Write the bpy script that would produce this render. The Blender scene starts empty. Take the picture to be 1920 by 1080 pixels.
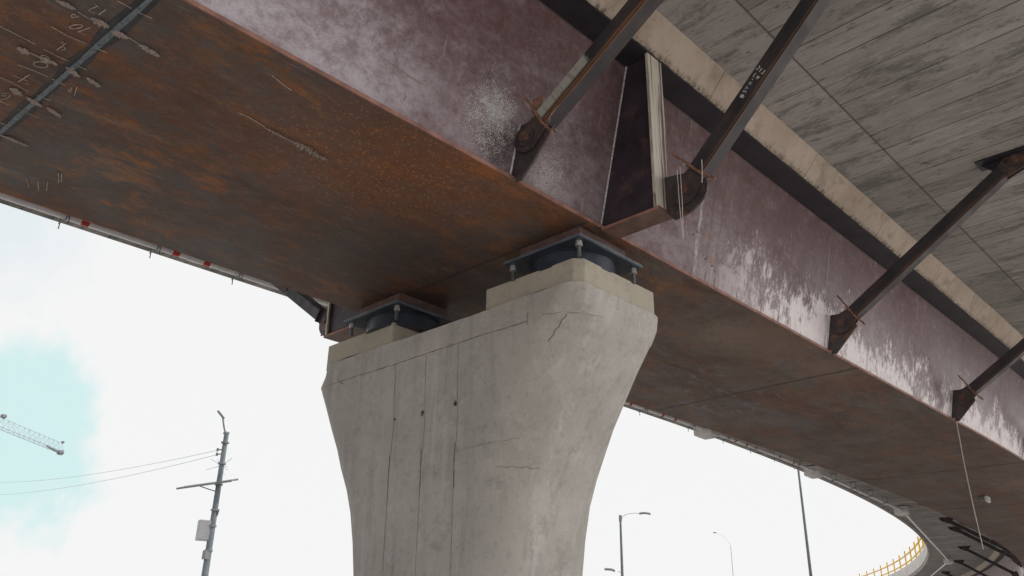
import bpy, bmesh, math, random
import numpy as np
from mathutils import Vector, Matrix, noise as mnoise
random.seed(11)
SC = bpy.context.scene
COL = SC.collection
# ------------------------------------------------------------------ camera, sky, sun, exposure
EYE = 1.6
S = 4.0                                   # metres per design unit
def setup_camera():
    f, pitch, roll, az = 1548.0, math.radians(23), math.radians(1.0), math.radians(44.3)
    fw = Vector((-math.sin(az)*math.cos(pitch), math.cos(az)*math.cos(pitch), math.sin(pitch)))
    rt = Vector((math.cos(az), math.sin(az), 0)); up = rt.cross(fw)
    rt2 = rt*math.cos(roll)+up*math.sin(roll); up2 = -rt*math.sin(roll)+up*math.cos(roll)
    cd = bpy.data.cameras.new('camera'); co = bpy.data.objects.new('camera', cd); COL.objects.link(co)
    m = Matrix((rt2, up2, -fw)).transposed().to_4x4(); m.translation = (0, 0, EYE); co.matrix_world = m
    cd.sensor_width = 36; cd.lens = f/1920*36; cd.clip_start = .05; cd.clip_end = 5000
    SC.camera = co
setup_camera()
SUN_EL, SUN_AZ = math.radians(58), math.radians(62)       # azimuth clockwise from +Y
def setup_light():
    w = bpy.data.worlds.new('World'); SC.world = w; w.use_nodes = True
    nt = w.node_tree; nt.nodes.clear(); n = nt.nodes.new; l = nt.links.new
    sky = n('ShaderNodeTexSky'); sky.sky_type = 'NISHITA'; sky.sun_disc = False
    sky.sun_elevation = SUN_EL; sky.sun_rotation = SUN_AZ
    bsky = n('ShaderNodeBackground'); bsky.inputs[1].default_value = .1; l(sky.outputs[0], bsky.inputs[0])
    # bright cloud sheet with a few thinner, bluish openings
    tc = n('ShaderNodeTexCoord')
    nz = n('ShaderNodeTexNoise'); nz.inputs['Scale'].default_value = 5.0; nz.inputs['Detail'].default_value = 7
    nz.inputs['Roughness'].default_value = .6; l(tc.outputs['Generated'], nz.inputs['Vector'])
    def opening(d, r0, r1):
        d = Vector(d).normalized()
        dot = n('ShaderNodeVectorMath'); dot.operation = 'DISTANCE'; l(tc.outputs['Generated'], dot.inputs[0]); dot.inputs[1].default_value = d
        add = n('ShaderNodeMath'); add.operation = 'MULTIPLY_ADD'; l(nz.outputs[0], add.inputs[0]); add.inputs[1].default_value = .30; l(dot.outputs['Value'], add.inputs[2])
        mr = n('ShaderNodeMapRange'); mr.interpolation_type = 'SMOOTHSTEP'; l(add.outputs[0], mr.inputs[0])
        mr.inputs[1].default_value = r0; mr.inputs[2].default_value = r1; mr.inputs[3].default_value = 1; mr.inputs[4].default_value = 0
        return mr.outputs[0]
    o1 = opening(D_OPEN1, .225, .275); o2 = opening(D_OPEN2, .16, .25)
    m1 = n('ShaderNodeMix'); m1.data_type = 'RGBA'; l(o1, m1.inputs[0]); m1.inputs[6].default_value = (.925, .925, .925, 1); m1.inputs[7].default_value = (.66, .87, .865, 1)
    m2 = n('ShaderNodeMix'); m2.data_type = 'RGBA'; l(o2, m2.inputs[0]); l(m1.outputs[2], m2.inputs[6]); m2.inputs[7].default_value = (.80, .86, .89, 1)
    # unseen low glow added to the cloud sheet, lighting the web from far right
    gd = n('ShaderNodeVectorMath'); gd.operation = 'DISTANCE'; l(tc.outputs['Generated'], gd.inputs[0]); gd.inputs[1].default_value = D_GLOW
    gm = n('ShaderNodeMapRange'); gm.interpolation_type = 'SMOOTHSTEP'; l(gd.outputs['Value'], gm.inputs[0])
    for i_, v_ in enumerate((.05, .55, 1.0, 0.0)): gm.inputs[i_+1].default_value = v_
    m3 = n('ShaderNodeMix'); m3.data_type = 'RGBA'; l(gm.outputs[0], m3.inputs[0]); l(m2.outputs[2], m3.inputs[6]); m3.inputs[7].default_value = (5.0, 4.9, 4.8, 1)
    bc = n('ShaderNodeBackground'); bc.inputs[1].default_value = 1.0; l(m3.outputs[2], bc.inputs[0])
    mx = n('ShaderNodeMixShader'); mx.inputs[0].default_value = .985; l(bsky.outputs[0], mx.inputs[1]); l(bc.outputs[0], mx.inputs[2])
    out = n('ShaderNodeOutputWorld'); l(mx.outputs[0], out.inputs[0])
    sd = bpy.data.lights.new('sun', 'SUN'); sd.energy = 3.0; sd.angle = math.radians(.5); sd.color = (1, .955, .89)
    so = bpy.data.objects.new('sun', sd); COL.objects.link(so)
    v = Vector((math.sin(SUN_AZ)*math.cos(SUN_EL), math.cos(SUN_AZ)*math.cos(SUN_EL), math.sin(SUN_EL)))
    so.rotation_euler = v.to_track_quat('Z', 'Y').to_euler(); so.location = v*60
    vs = SC.view_settings; vs.view_transform = 'Standard'; vs.look = 'None'; vs.gamma = 1; vs.use_curve_mapping = False; vs.exposure = 0
D_OPEN1 = (-.950, .240, .180); D_OPEN2 = (-.906, .175, .385)
D_GLOW = (math.sin(math.radians(36))*.975, math.cos(math.radians(36))*.975, .22)
setup_light()
SC.render.engine = 'CYCLES'; SC.cycles.max_bounces = 10; SC.cycles.diffuse_bounces = 5

# ------------------------------------------------------------------ helpers
def WP(x, y, z): return Vector((x*S, y*S, EYE+z*S))
class MB:
    """collects geometry in world coordinates"""
    def __init__(s): s.v = []; s.f = []
    def add(s, vs, fs):
        b = len(s.v); s.v += [Vector(v) for v in vs]; s.f += [tuple(b+i for i in f) for f in fs]; return s
    def box(s, lo, hi, M=None):
        x0, y0, z0 = lo; x1, y1, z1 = hi
        vs = [Vector(p) for p in ((x0,y0,z0),(x1,y0,z0),(x1,y1,z0),(x0,y1,z0),(x0,y0,z1),(x1,y0,z1),(x1,y1,z1),(x0,y1,z1))]
        if M: vs = [M@v for v in vs]
        return s.add(vs, [(0,3,2,1),(4,5,6,7),(0,1,5,4),(1,2,6,5),(2,3,7,6),(3,0,4,7)])
    def prism(s, poly, d0, d1, fn):
        """poly: 2D outline; fn(a,b,d) -> point"""
        n = len(poly)
        vs = [fn(a, b, d0) for a, b in poly]+[fn(a, b, d1) for a, b in poly]
        return s.add(vs, [tuple(range(n))[::-1], tuple(range(n, 2*n))]+[(i, (i+1) % n, n+(i+1) % n, n+i) for i in range(n)])
    def tube(s, pts, r, n=10, caps=True, r2=None):
        pts = [Vector(p) for p in pts]; rings = []; up = None
        for i, p in enumerate(pts):
            t = (pts[min(i+1, len(pts)-1)]-pts[max(i-1, 0)]).normalized()
            if up is None: up = t.orthogonal().normalized()
            up = (up-t*up.dot(t)).normalized(); sd = t.cross(up)
            rr = r if r2 is None else r+(r2-r)*i/(len(pts)-1)
            rings.append([p+(up*math.cos(a)+sd*math.sin(a))*rr for a in [2*math.pi*k/n for k in range(n)]])
        vs = [v for rg in rings for v in rg]; fs = []
        for i in range(len(pts)-1):
            for k in range(n): fs.append((i*n+k, i*n+(k+1) % n, (i+1)*n+(k+1) % n, (i+1)*n+k))
        if caps: fs += [tuple(range(n))[::-1], tuple((len(pts)-1)*n+k for k in range(n))]
        return s.add(vs, fs)
    def ribbon(s, pts, w, h, nrm, jit=0):
        """thin raised stroke of width w, thickness h on a plane with normal nrm"""
        pts = [Vector(p) for p in pts]; nrm = Vector(nrm); vs = []; fs = []
        for i, p in enumerate(pts):
            t = (pts[min(i+1, len(pts)-1)]-pts[max(i-1, 0)])
            if t.length < 1e-7: t = Vector((1, 0, 0))
            sd = nrm.cross(t.normalized()).normalized(); ww = w*(1+random.uniform(-jit, jit))*.5
            vs += [p-sd*ww, p+sd*ww, p+sd*ww+nrm*h, p-sd*ww+nrm*h]
        for i in range(len(pts)-1):
            a = i*4; b = a+4
            for k in range(4): fs.append((a+k, a+(k+1) % 4, b+(k+1) % 4, b+k))
        fs += [(0, 1, 2, 3), tuple((len(pts)-1)*4+k for k in (3, 2, 1, 0))]
        return s.add(vs, fs)
def rec(bm): bmesh.ops.recalc_face_normals(bm, faces=bm.faces)
def build(name, mb, mat, parent=None, smooth=False, bevel=0, angle=35):
    me = bpy.data.meshes.new(name)
    off = Vector(parent_loc(parent)) if parent else Vector((0, 0, 0))
    me.from_pydata([tuple(v-off) for v in mb.v], [], mb.f)
    bm = bmesh.new(); bm.from_mesh(me); rec(bm)
    if bevel: bmesh.ops.bevel(bm, geom=[e for e in bm.edges if e.is_manifold and e.calc_face_angle(0) > .5], offset=bevel, segments=2, affect='EDGES', clamp_overlap=True)
    bm.to_mesh(me); bm.free()
    if smooth:
        for p in me.polygons: p.use_smooth = True
        try: me.set_sharp_from_angle(angle=math.radians(angle))
        except Exception: pass
    me.materials.append(mat)
    o = bpy.data.objects.new(name, me); COL.objects.link(o)
    if parent: o.parent = parent
    return o
def parent_loc(p):
    v = Vector((0, 0, 0))
    while p is not None:
        v = v+Vector(p.location); p = p.parent
    return v
def tag(o, label=None, cat=None, group=None, kind=None):
    if label: o['label'] = label
    if cat: o['category'] = cat
    if group: o['group'] = group
    if kind: o['kind'] = kind
    return o
def thing(name, label, cat, loc=(0, 0, 0), rz=0, group=None):
    o = bpy.data.objects.new(name, None); COL.objects.link(o); o.empty_display_size = .2
    o.location = loc; o.rotation_euler = (0, 0, rz); return tag(o, label, cat, group)
def copy_tree(o, parent=None):
    c = o.copy(); COL.objects.link(c); c.parent = parent
    for ch in [k for k in bpy.data.objects if k.parent == o]: copy_tree(ch, c)
    return c

# ------------------------------------------------------------------ materials
class Mat:
    def __init__(s, name, rough=.7, metal=0.0, spec=.5):
        s.m = bpy.data.materials.new(name); s.m.use_nodes = True; s.nt = s.m.node_tree
        s.b = s.nt.nodes['Principled BSDF']; s.b.inputs['Roughness'].default_value = rough; s.b.inputs['Metallic'].default_value = metal
        s.b.inputs['Specular IOR Level'].default_value = spec
        s.g = None
    def N(s, t): return s.nt.nodes.new(t)
    def L(s, a, b): s.nt.links.new(a, b)
    def pos(s):
        if not s.g: s.g = s.N('ShaderNodeNewGeometry')
        return s.g.outputs['Position']
    def objc(s): return s.N('ShaderNodeTexCoord').outputs['Object']
    def map(s, vec, scale=(1, 1, 1), rot=(0, 0, 0), loc=(0, 0, 0)):
        m = s.N('ShaderNodeMapping'); s.L(vec, m.inputs[0]); m.inputs[1].default_value = loc; m.inputs[2].default_value = rot; m.inputs[3].default_value = scale
        return m.outputs[0]
    def noise(s, vec, scale=1, detail=6, rough=.6, dist=0):
        n = s.N('ShaderNodeTexNoise'); s.L(vec, n.inputs['Vector']); n.inputs['Scale'].default_value = scale; n.inputs['Detail'].default_value = detail
        n.inputs['Roughness'].default_value = rough; n.inputs['Distortion'].default_value = dist; return n.outputs[0]
    def ramp(s, fac, stops, interp='LINEAR'):
        r = s.N('ShaderNodeValToRGB'); s.L(fac, r.inputs[0]); cr = r.color_ramp; cr.interpolation = interp
        while len(cr.elements) < len(stops): cr.elements.new(.5)
        for e, (p, c) in zip(cr.elements, stops):
            e.position = p; e.color = (c, c, c, 1) if not isinstance(c, (tuple, list)) else (*c, 1)
        return r.outputs[0]
    def mr(s, fac, a, b, c=0, d=1, smooth=True):
        r = s.N('ShaderNodeMapRange'); s.L(fac, r.inputs[0]); r.clamp = True
        if smooth: r.interpolation_type = 'SMOOTHSTEP'
        for i, v in enumerate((a, b, c, d)): r.inputs[i+1].default_value = v
        return r.outputs[0]
    def mix(s, f, a, b, mode='MIX'):
        m = s.N('ShaderNodeMix'); m.data_type = 'RGBA'; m.blend_type = mode
        for i, v in ((0, f), (6, a), (7, b)):
            if hasattr(v, 'is_linked') or hasattr(v, 'links'): s.L(v, m.inputs[i])
            elif isinstance(v, (tuple, list)): m.inputs[i].default_value = (*v, 1)
            else: m.inputs[i].default_value = v
        return m.outputs[2]
    def math(s, op, a, b=None, c=None):
        m = s.N('ShaderNodeMath'); m.operation = op
        for i, v in enumerate((a, b, c)):
            if v is None: continue
            if hasattr(v, 'links'): s.L(v, m.inputs[i])
            else: m.inputs[i].default_value = v
        return m.outputs[0]
    def sep(s, vec):
        x = s.N('ShaderNodeSeparateXYZ'); s.L(vec, x.inputs[0]); return x.outputs
    def dist(s, vec, p):
        v = s.N('ShaderNodeVectorMath'); v.operation = 'DISTANCE'; s.L(vec, v.inputs[0]); v.inputs[1].default_value = p; return v.outputs['Value']
    def voro(s, vec, scale, feature='F1'):
        v = s.N('ShaderNodeTexVoronoi'); s.L(vec, v.inputs['Vector']); v.inputs['Scale'].default_value = scale; v.feature = feature; return v.outputs['Distance']
    def bump(s, h, strength=.3, distance=.01):
        b = s.N('ShaderNodeBump'); s.L(h, b.inputs['Height']); b.inputs['Strength'].default_value = strength; b.inputs['Distance'].default_value = distance
        s.L(b.outputs[0], s.b.inputs['Normal'])
    def done(s, col=None, rough=None):
        if col is not None:
            if hasattr(col, 'links'): s.L(col, s.b.inputs['Base Color'])
            else: s.b.inputs['Base Color'].default_value = (*col, 1)
        if rough is not None: s.L(rough, s.b.inputs['Roughness'])
        return s.m
def simple(name, col, rough=.6, metal=0, var=.25, scale=6, bump=.15, dirt=None):
    m = Mat(name, rough, metal); p = m.objc()
    a = m.noise(p, scale, 6, .65)
    c = m.mix(m.mr(a, .3, .7), tuple(k*(1-var) for k in col), tuple(min(1, k*(1+var)) for k in col))
    if dirt: c = m.mix(m.mr(m.noise(p, scale*.7, 7, .7), .52, .66), c, dirt)
    m.bump(m.noise(p, scale*8, 4, .6), bump, .004); return m.done(c)

def mat_rust():
    m = Mat('rusted_plate', .62, .0, .35); p = m.pos()
    st = m.map(p, (1, .42, 1)); st2 = m.map(p, (1, .16, 1), (0, 0, .12))
    big = m.noise(m.map(p, (1, .6, 1), loc=(3, 1, 0)), .7, 9, .7, .4)
    c = m.mix(m.mr(big, .36, .64), (.100, .077, .074), (.170, .078, .042))
    mid = m.noise(st, 2.6, 12, .82, .15)
    zn = m.noise(m.map(p, (1, .5, 1), loc=(8, 8, 2)), .55, 5, .65, .5)
    c = m.mix(m.math('MULTIPLY', m.mr(mid, .49, .59), m.mr(zn, .40, .60, .45, 1)), c, (.36, .130, .032))
    gre = m.noise(m.map(p, (1, .5, 1), loc=(9, 4, 2)), 1.3, 11, .80, .15)
    c = m.mix(m.math('MULTIPLY', m.mr(gre, .48, .60), .85), c, (.105, .102, .105))
    tan = m.noise(m.map(st2, (1, 1, 1), loc=(5, 5, 0)), 4.2, 11, .82, .2)
    c = m.mix(m.math('MULTIPLY', m.mr(tan, .53, .66), .6), c, (.30, .215, .15))
    right = m.mr(m.sep(p)[1], 6.5, 9.5, 0, 1); rp = m.noise(m.map(p, (1, .5, 1), loc=(5, 3, 2)), .8, 9, .75, .5)
    c = m.mix(m.math('MULTIPLY', right, .62), c, m.mix(m.mr(rp, .46, .54), (.100, .064, .062), (.150, .115, .100)))
    rp2 = m.noise(m.map(p, (1, .35, 1), (0, 0, .1), loc=(1, 8, 2)), 1.5, 11, .82, .2); c = m.mix(m.math('MULTIPLY', m.mr(rp2, .50, .60, 0, .6), right), c, (.22, .098, .048))
    rp3 = m.noise(m.map(p, (1, .3, 1), loc=(6, 4, 2)), 1.9, 11, .82, .2); c = m.mix(m.math('MULTIPLY', m.mr(rp3, .52, .62, 0, .6), right), c, (.175, .165, .175))
    # orange pin spots gathered on the strip near the right edge, past the first splice
    vd = m.voro(m.map(p, (1, .8, 1)), 25.0); zone = m.noise(m.map(p, loc=(2, 7, 0)), .5, 4, .6)
    sx = m.sep(p)
    z1 = m.mr(m.dist(m.map(p, (1, .7, 0)), (-5.55, 4.0*.7, 0)), .35, 1.35, 1, 0)
    spots = m.math('MULTIPLY', m.mr(vd, .16, .27, 1, 0), m.math('MAXIMUM', m.math('MULTIPLY', z1, .85), m.math('MULTIPLY', m.mr(zone, .56, .66), .7)))
    c = m.mix(m.math('MULTIPLY', z1, .6), c, (.25, .088, .028))
    c = m.mix(m.math('MULTIPLY', spots, .95), c, (.62, .25, .07))
    dkp = m.noise(m.map(p, (1, .45, 1), loc=(1, 6, 3)), 2.2, 8, .72, .6); c = m.mix(m.mr(dkp, .54, .68, 0, .6), c, (.065, .045, .038))
    gz2 = m.math('ADD', m.dist(m.map(p, (.8, .6, 0)), (-6.9*.8, 5.6*.6, 0)), m.math('MULTIPLY', m.noise(p, 1.6, 7, .75), .8)); c = m.mix(m.mr(gz2, .6, 1.9, .6, 0), c, (.055, .047, .046))  # shade towards the bearings painted in as a darker patch, with greyer stain
    # dried cement splash and grey scrapes past the pier
    for cx, cy, r0, r1 in ((-5.35, 10.6, .15, .95), (-5.1, 12.5, .1, .7), (-5.5, 9.9, .05, .5), (-5.6, 25.5, .1, 1.0)):
        dd = m.math('ADD', m.dist(m.map(p, (1, .55, 0)), (cx, cy*.55, 0)), m.math('MULTIPLY', m.noise(p, 2.6, 6, .7, 1.5), .9))
        c = m.mix(m.mr(dd, .45+r0, .45+r1, .55, 0), c, (.26, .185, .135))
    gs = m.noise(m.map(p, (1.2, .35, 1), (0, 0, .4), loc=(2, 2, 2)), 4.5, 5, .7, 1.0); gz = m.mr(m.dist(m.map(p, (1, .6, 0)), (-7.3, 13.0*.6, 0)), .6, 1.9, 1, 0)
    c = m.mix(m.math('MULTIPLY', m.mr(gs, .55, .62, 0, .6), gz), c, (.24, .25, .30))
    g1 = m.noise(m.map(p, (1, .5, 1), loc=(3, 8, 1)), 9, 10, .85, .1); c = m.mix(m.mr(g1, .5, .66, 0, .6), c, (.055, .046, .043))
    g4 = m.noise(m.map(p, (1, .4, 1), (0, 0, .25), loc=(6, 1, 1)), 12, 9, .85, .2); c = m.mix(m.mr(g4, .53, .66, 0, .6), c, (.30, .17, .10))
    g5 = m.noise(m.map(p, (1, .5, 1), loc=(2, 2, 9)), 20, 6, .8); c = m.mix(m.mr(g5, .56, .68, 0, .55), c, (.21, .19, .18))
    fine = m.noise(p, 60, 3, .7)
    c = m.mix(m.mr(fine, .3, .7, .0, .35), c, (.05, .035, .03))
    sc = m.noise(m.map(p, (1, .05, 1), (0, 0, .5)), 26, 3, .5)
    c = m.mix(m.mr(sc, .73, .76, 0, .35), c, (.32, .27, .24))
    sc2 = m.noise(m.map(p, (1, .06, 1), (0, 0, -.7)), 18, 3, .5)
    c = m.mix(m.mr(sc2, .72, .75, 0, .3), c, (.36, .22, .14))
    m.bump(m.noise(p, 25, 8, .7), .25, .006)
    return m.done(c, m.mr(big, .3, .7, .5, .72))
def mat_web():
    m = Mat('mill_scale_steel', .5, .0, .4); p = m.pos(); xyz = m.sep(p)
    n2 = m.noise(m.map(p, (1, 1, .7), loc=(4, 8, 1)), .6, 5, .6, .4)
    c = m.mix(m.mr(n2, .3, .7), (.108, .058, .062), (.158, .094, .100))
    mot = m.noise(p, 14, 10, .85, .4)
    c = m.mix(m.mr(mot, .42, .62, 0, .5), c, (.20, .145, .165))
    c = m.mix(m.mr(m.noise(m.map(p, (1, 1, .8), loc=(7, 3, 3)), 3.1, 9, .78, .5), .50, .64, 0, .6), c, (.105, .052, .045))
    low = m.mr(m.math('ADD', xyz[2], m.math('MULTIPLY', n2, 1.1)), 6.05, 7.55, 1, 0)  # web paler lower down: ground light painted in along with dust
    right = m.mr(xyz[1], 7.6, 10.5, 0, 1); left = m.mr(xyz[1], 4.4, 2.2, 0, 1)
    # fine grey-lilac scuffing left of the pier
    sc1 = m.noise(m.map(p, (1, .8, 1.1), (.5, 0, 0), loc=(2, 2, 5)), 4.2, 12, .84, .1)
    k1 = m.math('ADD', sc1, m.math('MULTIPLY', low, .15))
    c = m.mix(m.math('MULTIPLY', m.math('MULTIPLY', left, low), .7), c, (.34, .285, .32))
    c = m.mix(m.math('MULTIPLY', m.mr(k1, .46, .76, 0, .95), m.mr(left, 0, 1, .4, 1)), c, (.52, .475, .53))
    # pale flaking bloom, broken by vertical flecks, right of the pier
    patch = m.noise(m.map(p, (1, 1.0, .75), (.3, 0, 0), loc=(9, 1, 2)), 1.5, 12, .80, .15); fle = m.noise(m.map(p, (1, 2.4, .75)), 7, 9, .84, .15)
    k2 = m.math('ADD', m.math('ADD', m.math('MULTIPLY', patch, .62), m.math('MULTIPLY', fle, .38)), m.math('MULTIPLY', low, .15))
    c = m.mix(m.math('MULTIPLY', m.mr(k2, .54, .64, 0, .6), right), c, (.40, .34, .36))
    c = m.mix(m.math('MULTIPLY', m.mr(k2, .575, .64, 0, .95), right), c, (.84, .79, .82))
    fl = m.noise(m.map(p, (1, 1.8, .9), (0.4, 0, 0)), 9, 9, .85, .1)
    c = m.mix(m.math('MULTIPLY', m.mr(fl, .57, .64, 0, .6), m.math('MULTIPLY', low, m.mr(left, 0, 1, .3, 1))), c, (.55, .52, .57))
    dk = m.noise(m.map(p, (1, 1.7, .6), loc=(1, 5, 6)), 5.5, 10, .84, .1)
    c = m.mix(m.mr(dk, .56, .66, 0, .7), c, (.075, .040, .042))
    # a few curved wiping strokes and scratches
    scr = m.noise(m.map(p, (1, 12, .35), (.25, 0, 0)), 2.8, 3, .5); c = m.mix(m.mr(scr, .70, .73, 0, .5), c, (.52, .45, .43))
    scr2 = m.noise(m.map(p, (1, .5, 9), (-.12, 0, 0)), 3.1, 3, .5); c = m.mix(m.mr(scr2, .70, .74, 0, .55), c, (.19, .075, .045))
    # grey grinding dust and speckle round the first strut gusset
    brk = m.noise(m.map(p, loc=(1, 1, 1)), 3.5, 6, .75, .8)
    d0 = m.math('ADD', m.dist(m.map(p, (1, 1, .8)), (-4.7, 4.52, 6.12*.8)), m.math('MULTIPLY', brk, .45)); spk = m.math('ADD', m.math('MULTIPLY', m.noise(p, 75, 3, .85), .75), m.math('MULTIPLY', m.noise(p, 9, 4, .7), .25))
    pr = m.math('ADD', m.math('MULTIPLY', m.mr(d0, .2, 1.0, 1, 0), .20), spk)
    c = m.mix(m.mr(pr, .66, .76, 0, .9), c, (.62, .64, .62))
    c = m.mix(m.mr(d0, .18, .50, .38, 0), c, (.60, .61, .62))
    dd = m.mr(m.dist(p, (-4.76, 4.66, 5.83)), .08, .42, 1, 0); c = m.mix(m.math('MULTIPLY', dd, m.mr(spk, .42, .56, 1, .1)), c, (.045, .035, .045))
    d1 = m.math('ADD', m.dist(p, (-4.75, 5.35, 5.85)), m.math('MULTIPLY', brk, .4)); pr1 = m.math('ADD', m.math('MULTIPLY', m.mr(d1, .15, .85, 1, 0), .22), m.noise(m.map(p, loc=(3, 3, 3)), 70, 3, .85))
    c = m.mix(m.mr(pr1, .66, .76, 0, .75), c, (.50, .50, .50))
    # run-off marks below the deck, past the pier
    wob = m.math('MULTIPLY', m.noise(m.map(p, (1, 1, 3)), 2, 5, .7), .16); brk2 = m.mr(m.noise(m.map(p, (1, 4, 1)), 7, 6, .8), .44, .56)
    for y0_, wd, col in ((8.04, .05, (.60, .60, .62)), (8.28, .05, (.085, .045, .045)), (8.50, .03, (.10, .06, .055)), (11.6, .03, (.12, .09, .09)), (13.1, .04, (.09, .05, .05))):
        ws = m.mr(m.math('ABSOLUTE', m.math('SUBTRACT', m.math('ADD', xyz[1], wob), y0_+.08)), .0, wd, 1, 0); c = m.mix(m.math('MULTIPLY', m.math('MULTIPLY', ws, brk2), .8), c, col)
    for q, r in (((-4.63, 8.02, 6.13), .07), ((-4.62, 8.2, 6.17), .09), ((-4.72, 8.0, 5.9), .05), ((-4.7, 8.38, 5.96), .08)):
        c = m.mix(m.mr(m.math('ADD', m.dist(p, q), m.math('MULTIPLY', m.noise(p, 12, 5, .8), .14)), r*.5+.05, r+.08, .85, 0), c, (.26, .12, .06))
    m.bump(m.math('ADD', mot, m.noise(p, 30, 6, .7)), .22, .005)
    return m.done(c, m.mr(k2, .5, .66, .40, .7))
def mat_concrete(name, a, b, light, streak=True, rough=.85):
    m = Mat(name, rough, 0, .3); p = m.pos()
    c = m.mix(m.mr(m.noise(p, .9, 6, .6, .3), .3, .7), a, b)
    if streak:
        st = m.noise(m.map(p, (1.6, 1.6, .13)), 3.2, 7, .65, .3)
        c = m.mix(m.mr(st, .5, .68, 0, .38), c, tuple(k*.66 for k in a))
        st2 = m.noise(m.map(p, (2, 2, .12), loc=(3, 9, 2)), 4.2, 6, .6, .2)
        c = m.mix(m.mr(st2, .54, .72, 0, .5), c, light)
    c = m.mix(m.mr(m.noise(p, 3.6, 8, .7, .5), .5, .72, 0, .4), c, light)
    c = m.mix(m.mr(m.noise(m.map(p, loc=(5, 1, 8)), 2.6, 11, .82, .1), .53, .64, 0, .4), c, tuple(k*.6 for k in a))
    fg = m.noise(p, 11, 10, .85); c = m.mix(m.mr(fg, .5, .64, 0, .38), c, tuple(k*.62 for k in a)); fg2 = m.noise(m.map(p, loc=(4, 4, 4)), 8, 10, .85); c = m.mix(m.mr(fg2, .54, .66, 0, .45), c, light)
    pit = m.voro(p, 15); c = m.mix(m.math('MULTIPLY', m.mr(pit, .03, .08, 1, 0), m.mr(m.noise(p, 2.2, 3, .6), .45, .56)), c, tuple(k*.3 for k in a))
    h = m.math('ADD', m.noise(p, 9, 9, .72), m.math('MULTIPLY', m.mr(pit, .02, .08), .4))
    m.bump(h, .45, .012); return m.done(c)
def mat_soffit():
    m = Mat('board_marked_soffit', .9, 0, .2); p = m.pos(); x = m.sep(p)
    # planks run across the deck outside X = -3.12, along it in the inner strip
    plank = m.N('ShaderNodeTexBrick'); m.L(m.map(p, (1, 1, 1), (0, 0, .03), (30, 3.05, 0)), plank.inputs[0])
    for nme, v in (('Scale', 1), ('Mortar Size', .011), ('Mortar Smooth', .6), ('Bias', 0), ('Brick Width', 61.3), ('Row Height', .46)): plank.inputs[nme].default_value = v
    plank.offset = .5; plank.inputs['Color1'].default_value = (0, 0, 0, 1); plank.inputs['Color2'].default_value = (1, 1, 1, 1); plank.inputs['Mortar'].default_value = (.5, .5, .5, 1)
    pan = m.N('ShaderNodeTexBrick'); m.L(m.map(p, (1, 1, 1), (0, 0, math.pi/2), (1.1, 6.64, 0)), pan.inputs[0])
    for nme, v in (('Scale', 1), ('Mortar Size', .008), ('Mortar Smooth', .6), ('Bias', 0), ('Brick Width', 2.44), ('Row Height', 7.7)): pan.inputs[nme].default_value = v
    pan.offset = 0; pan.inputs['Color1'].default_value = (0, 0, 0, 1); pan.inputs['Color2'].default_value = (1, 1, 1, 1); pan.inputs['Mortar'].default_value = (.5, .5, .5, 1)
    # mask of the inner strip: |X + 6.72| < 3.6
    au = m.math('ABSOLUTE', m.math('ADD', x[0], 6.72)); inner = m.math('LESS_THAN', au, 3.62)
    tone = m.mix(inner, plank.outputs[0], pan.outputs[0]); mort = m.mix(inner, plank.outputs[1], pan.outputs[1])
    grain = m.map(p, (.30, 2.6, 1), (0, 0, .03)); gr2 = m.map(p, (.5, 1.5, 1), loc=(4, 2, 0))
    c = m.mix(m.mr(m.noise(p, .8, 6, .6, .3), .3, .7), (.26, .245, .235), (.34, .32, .312))
    c = m.mix(m.mr(tone, .45, 1, 0, .55), c, (.40, .375, .368)); c = m.mix(m.mr(tone, .5, 0, 0, .4), c, (.22, .213, .20))
    c = m.mix(m.mr(m.noise(grain, 4, 11, .84, .3), .49, .62, 0, .6), c, (.155, .15, .14))
    c = m.mix(m.mr(m.noise(m.map(grain, loc=(7, 7, 0)), 5.5, 11, .84, .3), .52, .64, 0, .6), c, (.47, .445, .44))
    c = m.mix(m.mr(m.noise(gr2, 1.3, 12, .84, .1), .50, .58, 0, .7), c, (.12, .122, .112))
    c = m.mix(m.mr(m.noise(m.map(gr2, loc=(3, 5, 0)), 7.5, 9, .86, .1), .57, .62, 0, .85), c, (.07, .07, .066))
    c = m.mix(m.mr(m.noise(m.map(gr2, loc=(9, 1, 0)), 2.6, 11, .84, .1), .54, .66, 0, .55), c, (.42, .40, .39))
    spl = m.voro(m.map(p, (.7, 1.5, 1)), 4.5); c = m.mix(m.math('MULTIPLY', m.mr(spl, .05, .12, 1, 0), m.mr(m.noise(p, .6, 2, .5), .5, .6, 0, .8)), c, (.06, .06, .06))
    c = m.mix(m.math('MULTIPLY', mort, m.mr(m.noise(p, 2.2, 5, .7), .38, .55, .25, .95)), c, (.05, .048, .042))
    # the diagonal brown joint along the strip edge
    e = m.mr(m.math('ABSOLUTE', m.math('SUBTRACT', au, 3.62)), .0, .022, .85, 0); c = m.mix(e, c, (.075, .065, .055))
    h = m.math('SUBTRACT', m.math('ADD', m.noise(m.map(p, (.4, 3, 1)), 7, 8, .7), m.math('MULTIPLY', tone, .25)), m.math('MULTIPLY', mort, .8))
    m.bump(h, .55, .014); return m.done(c)
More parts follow.
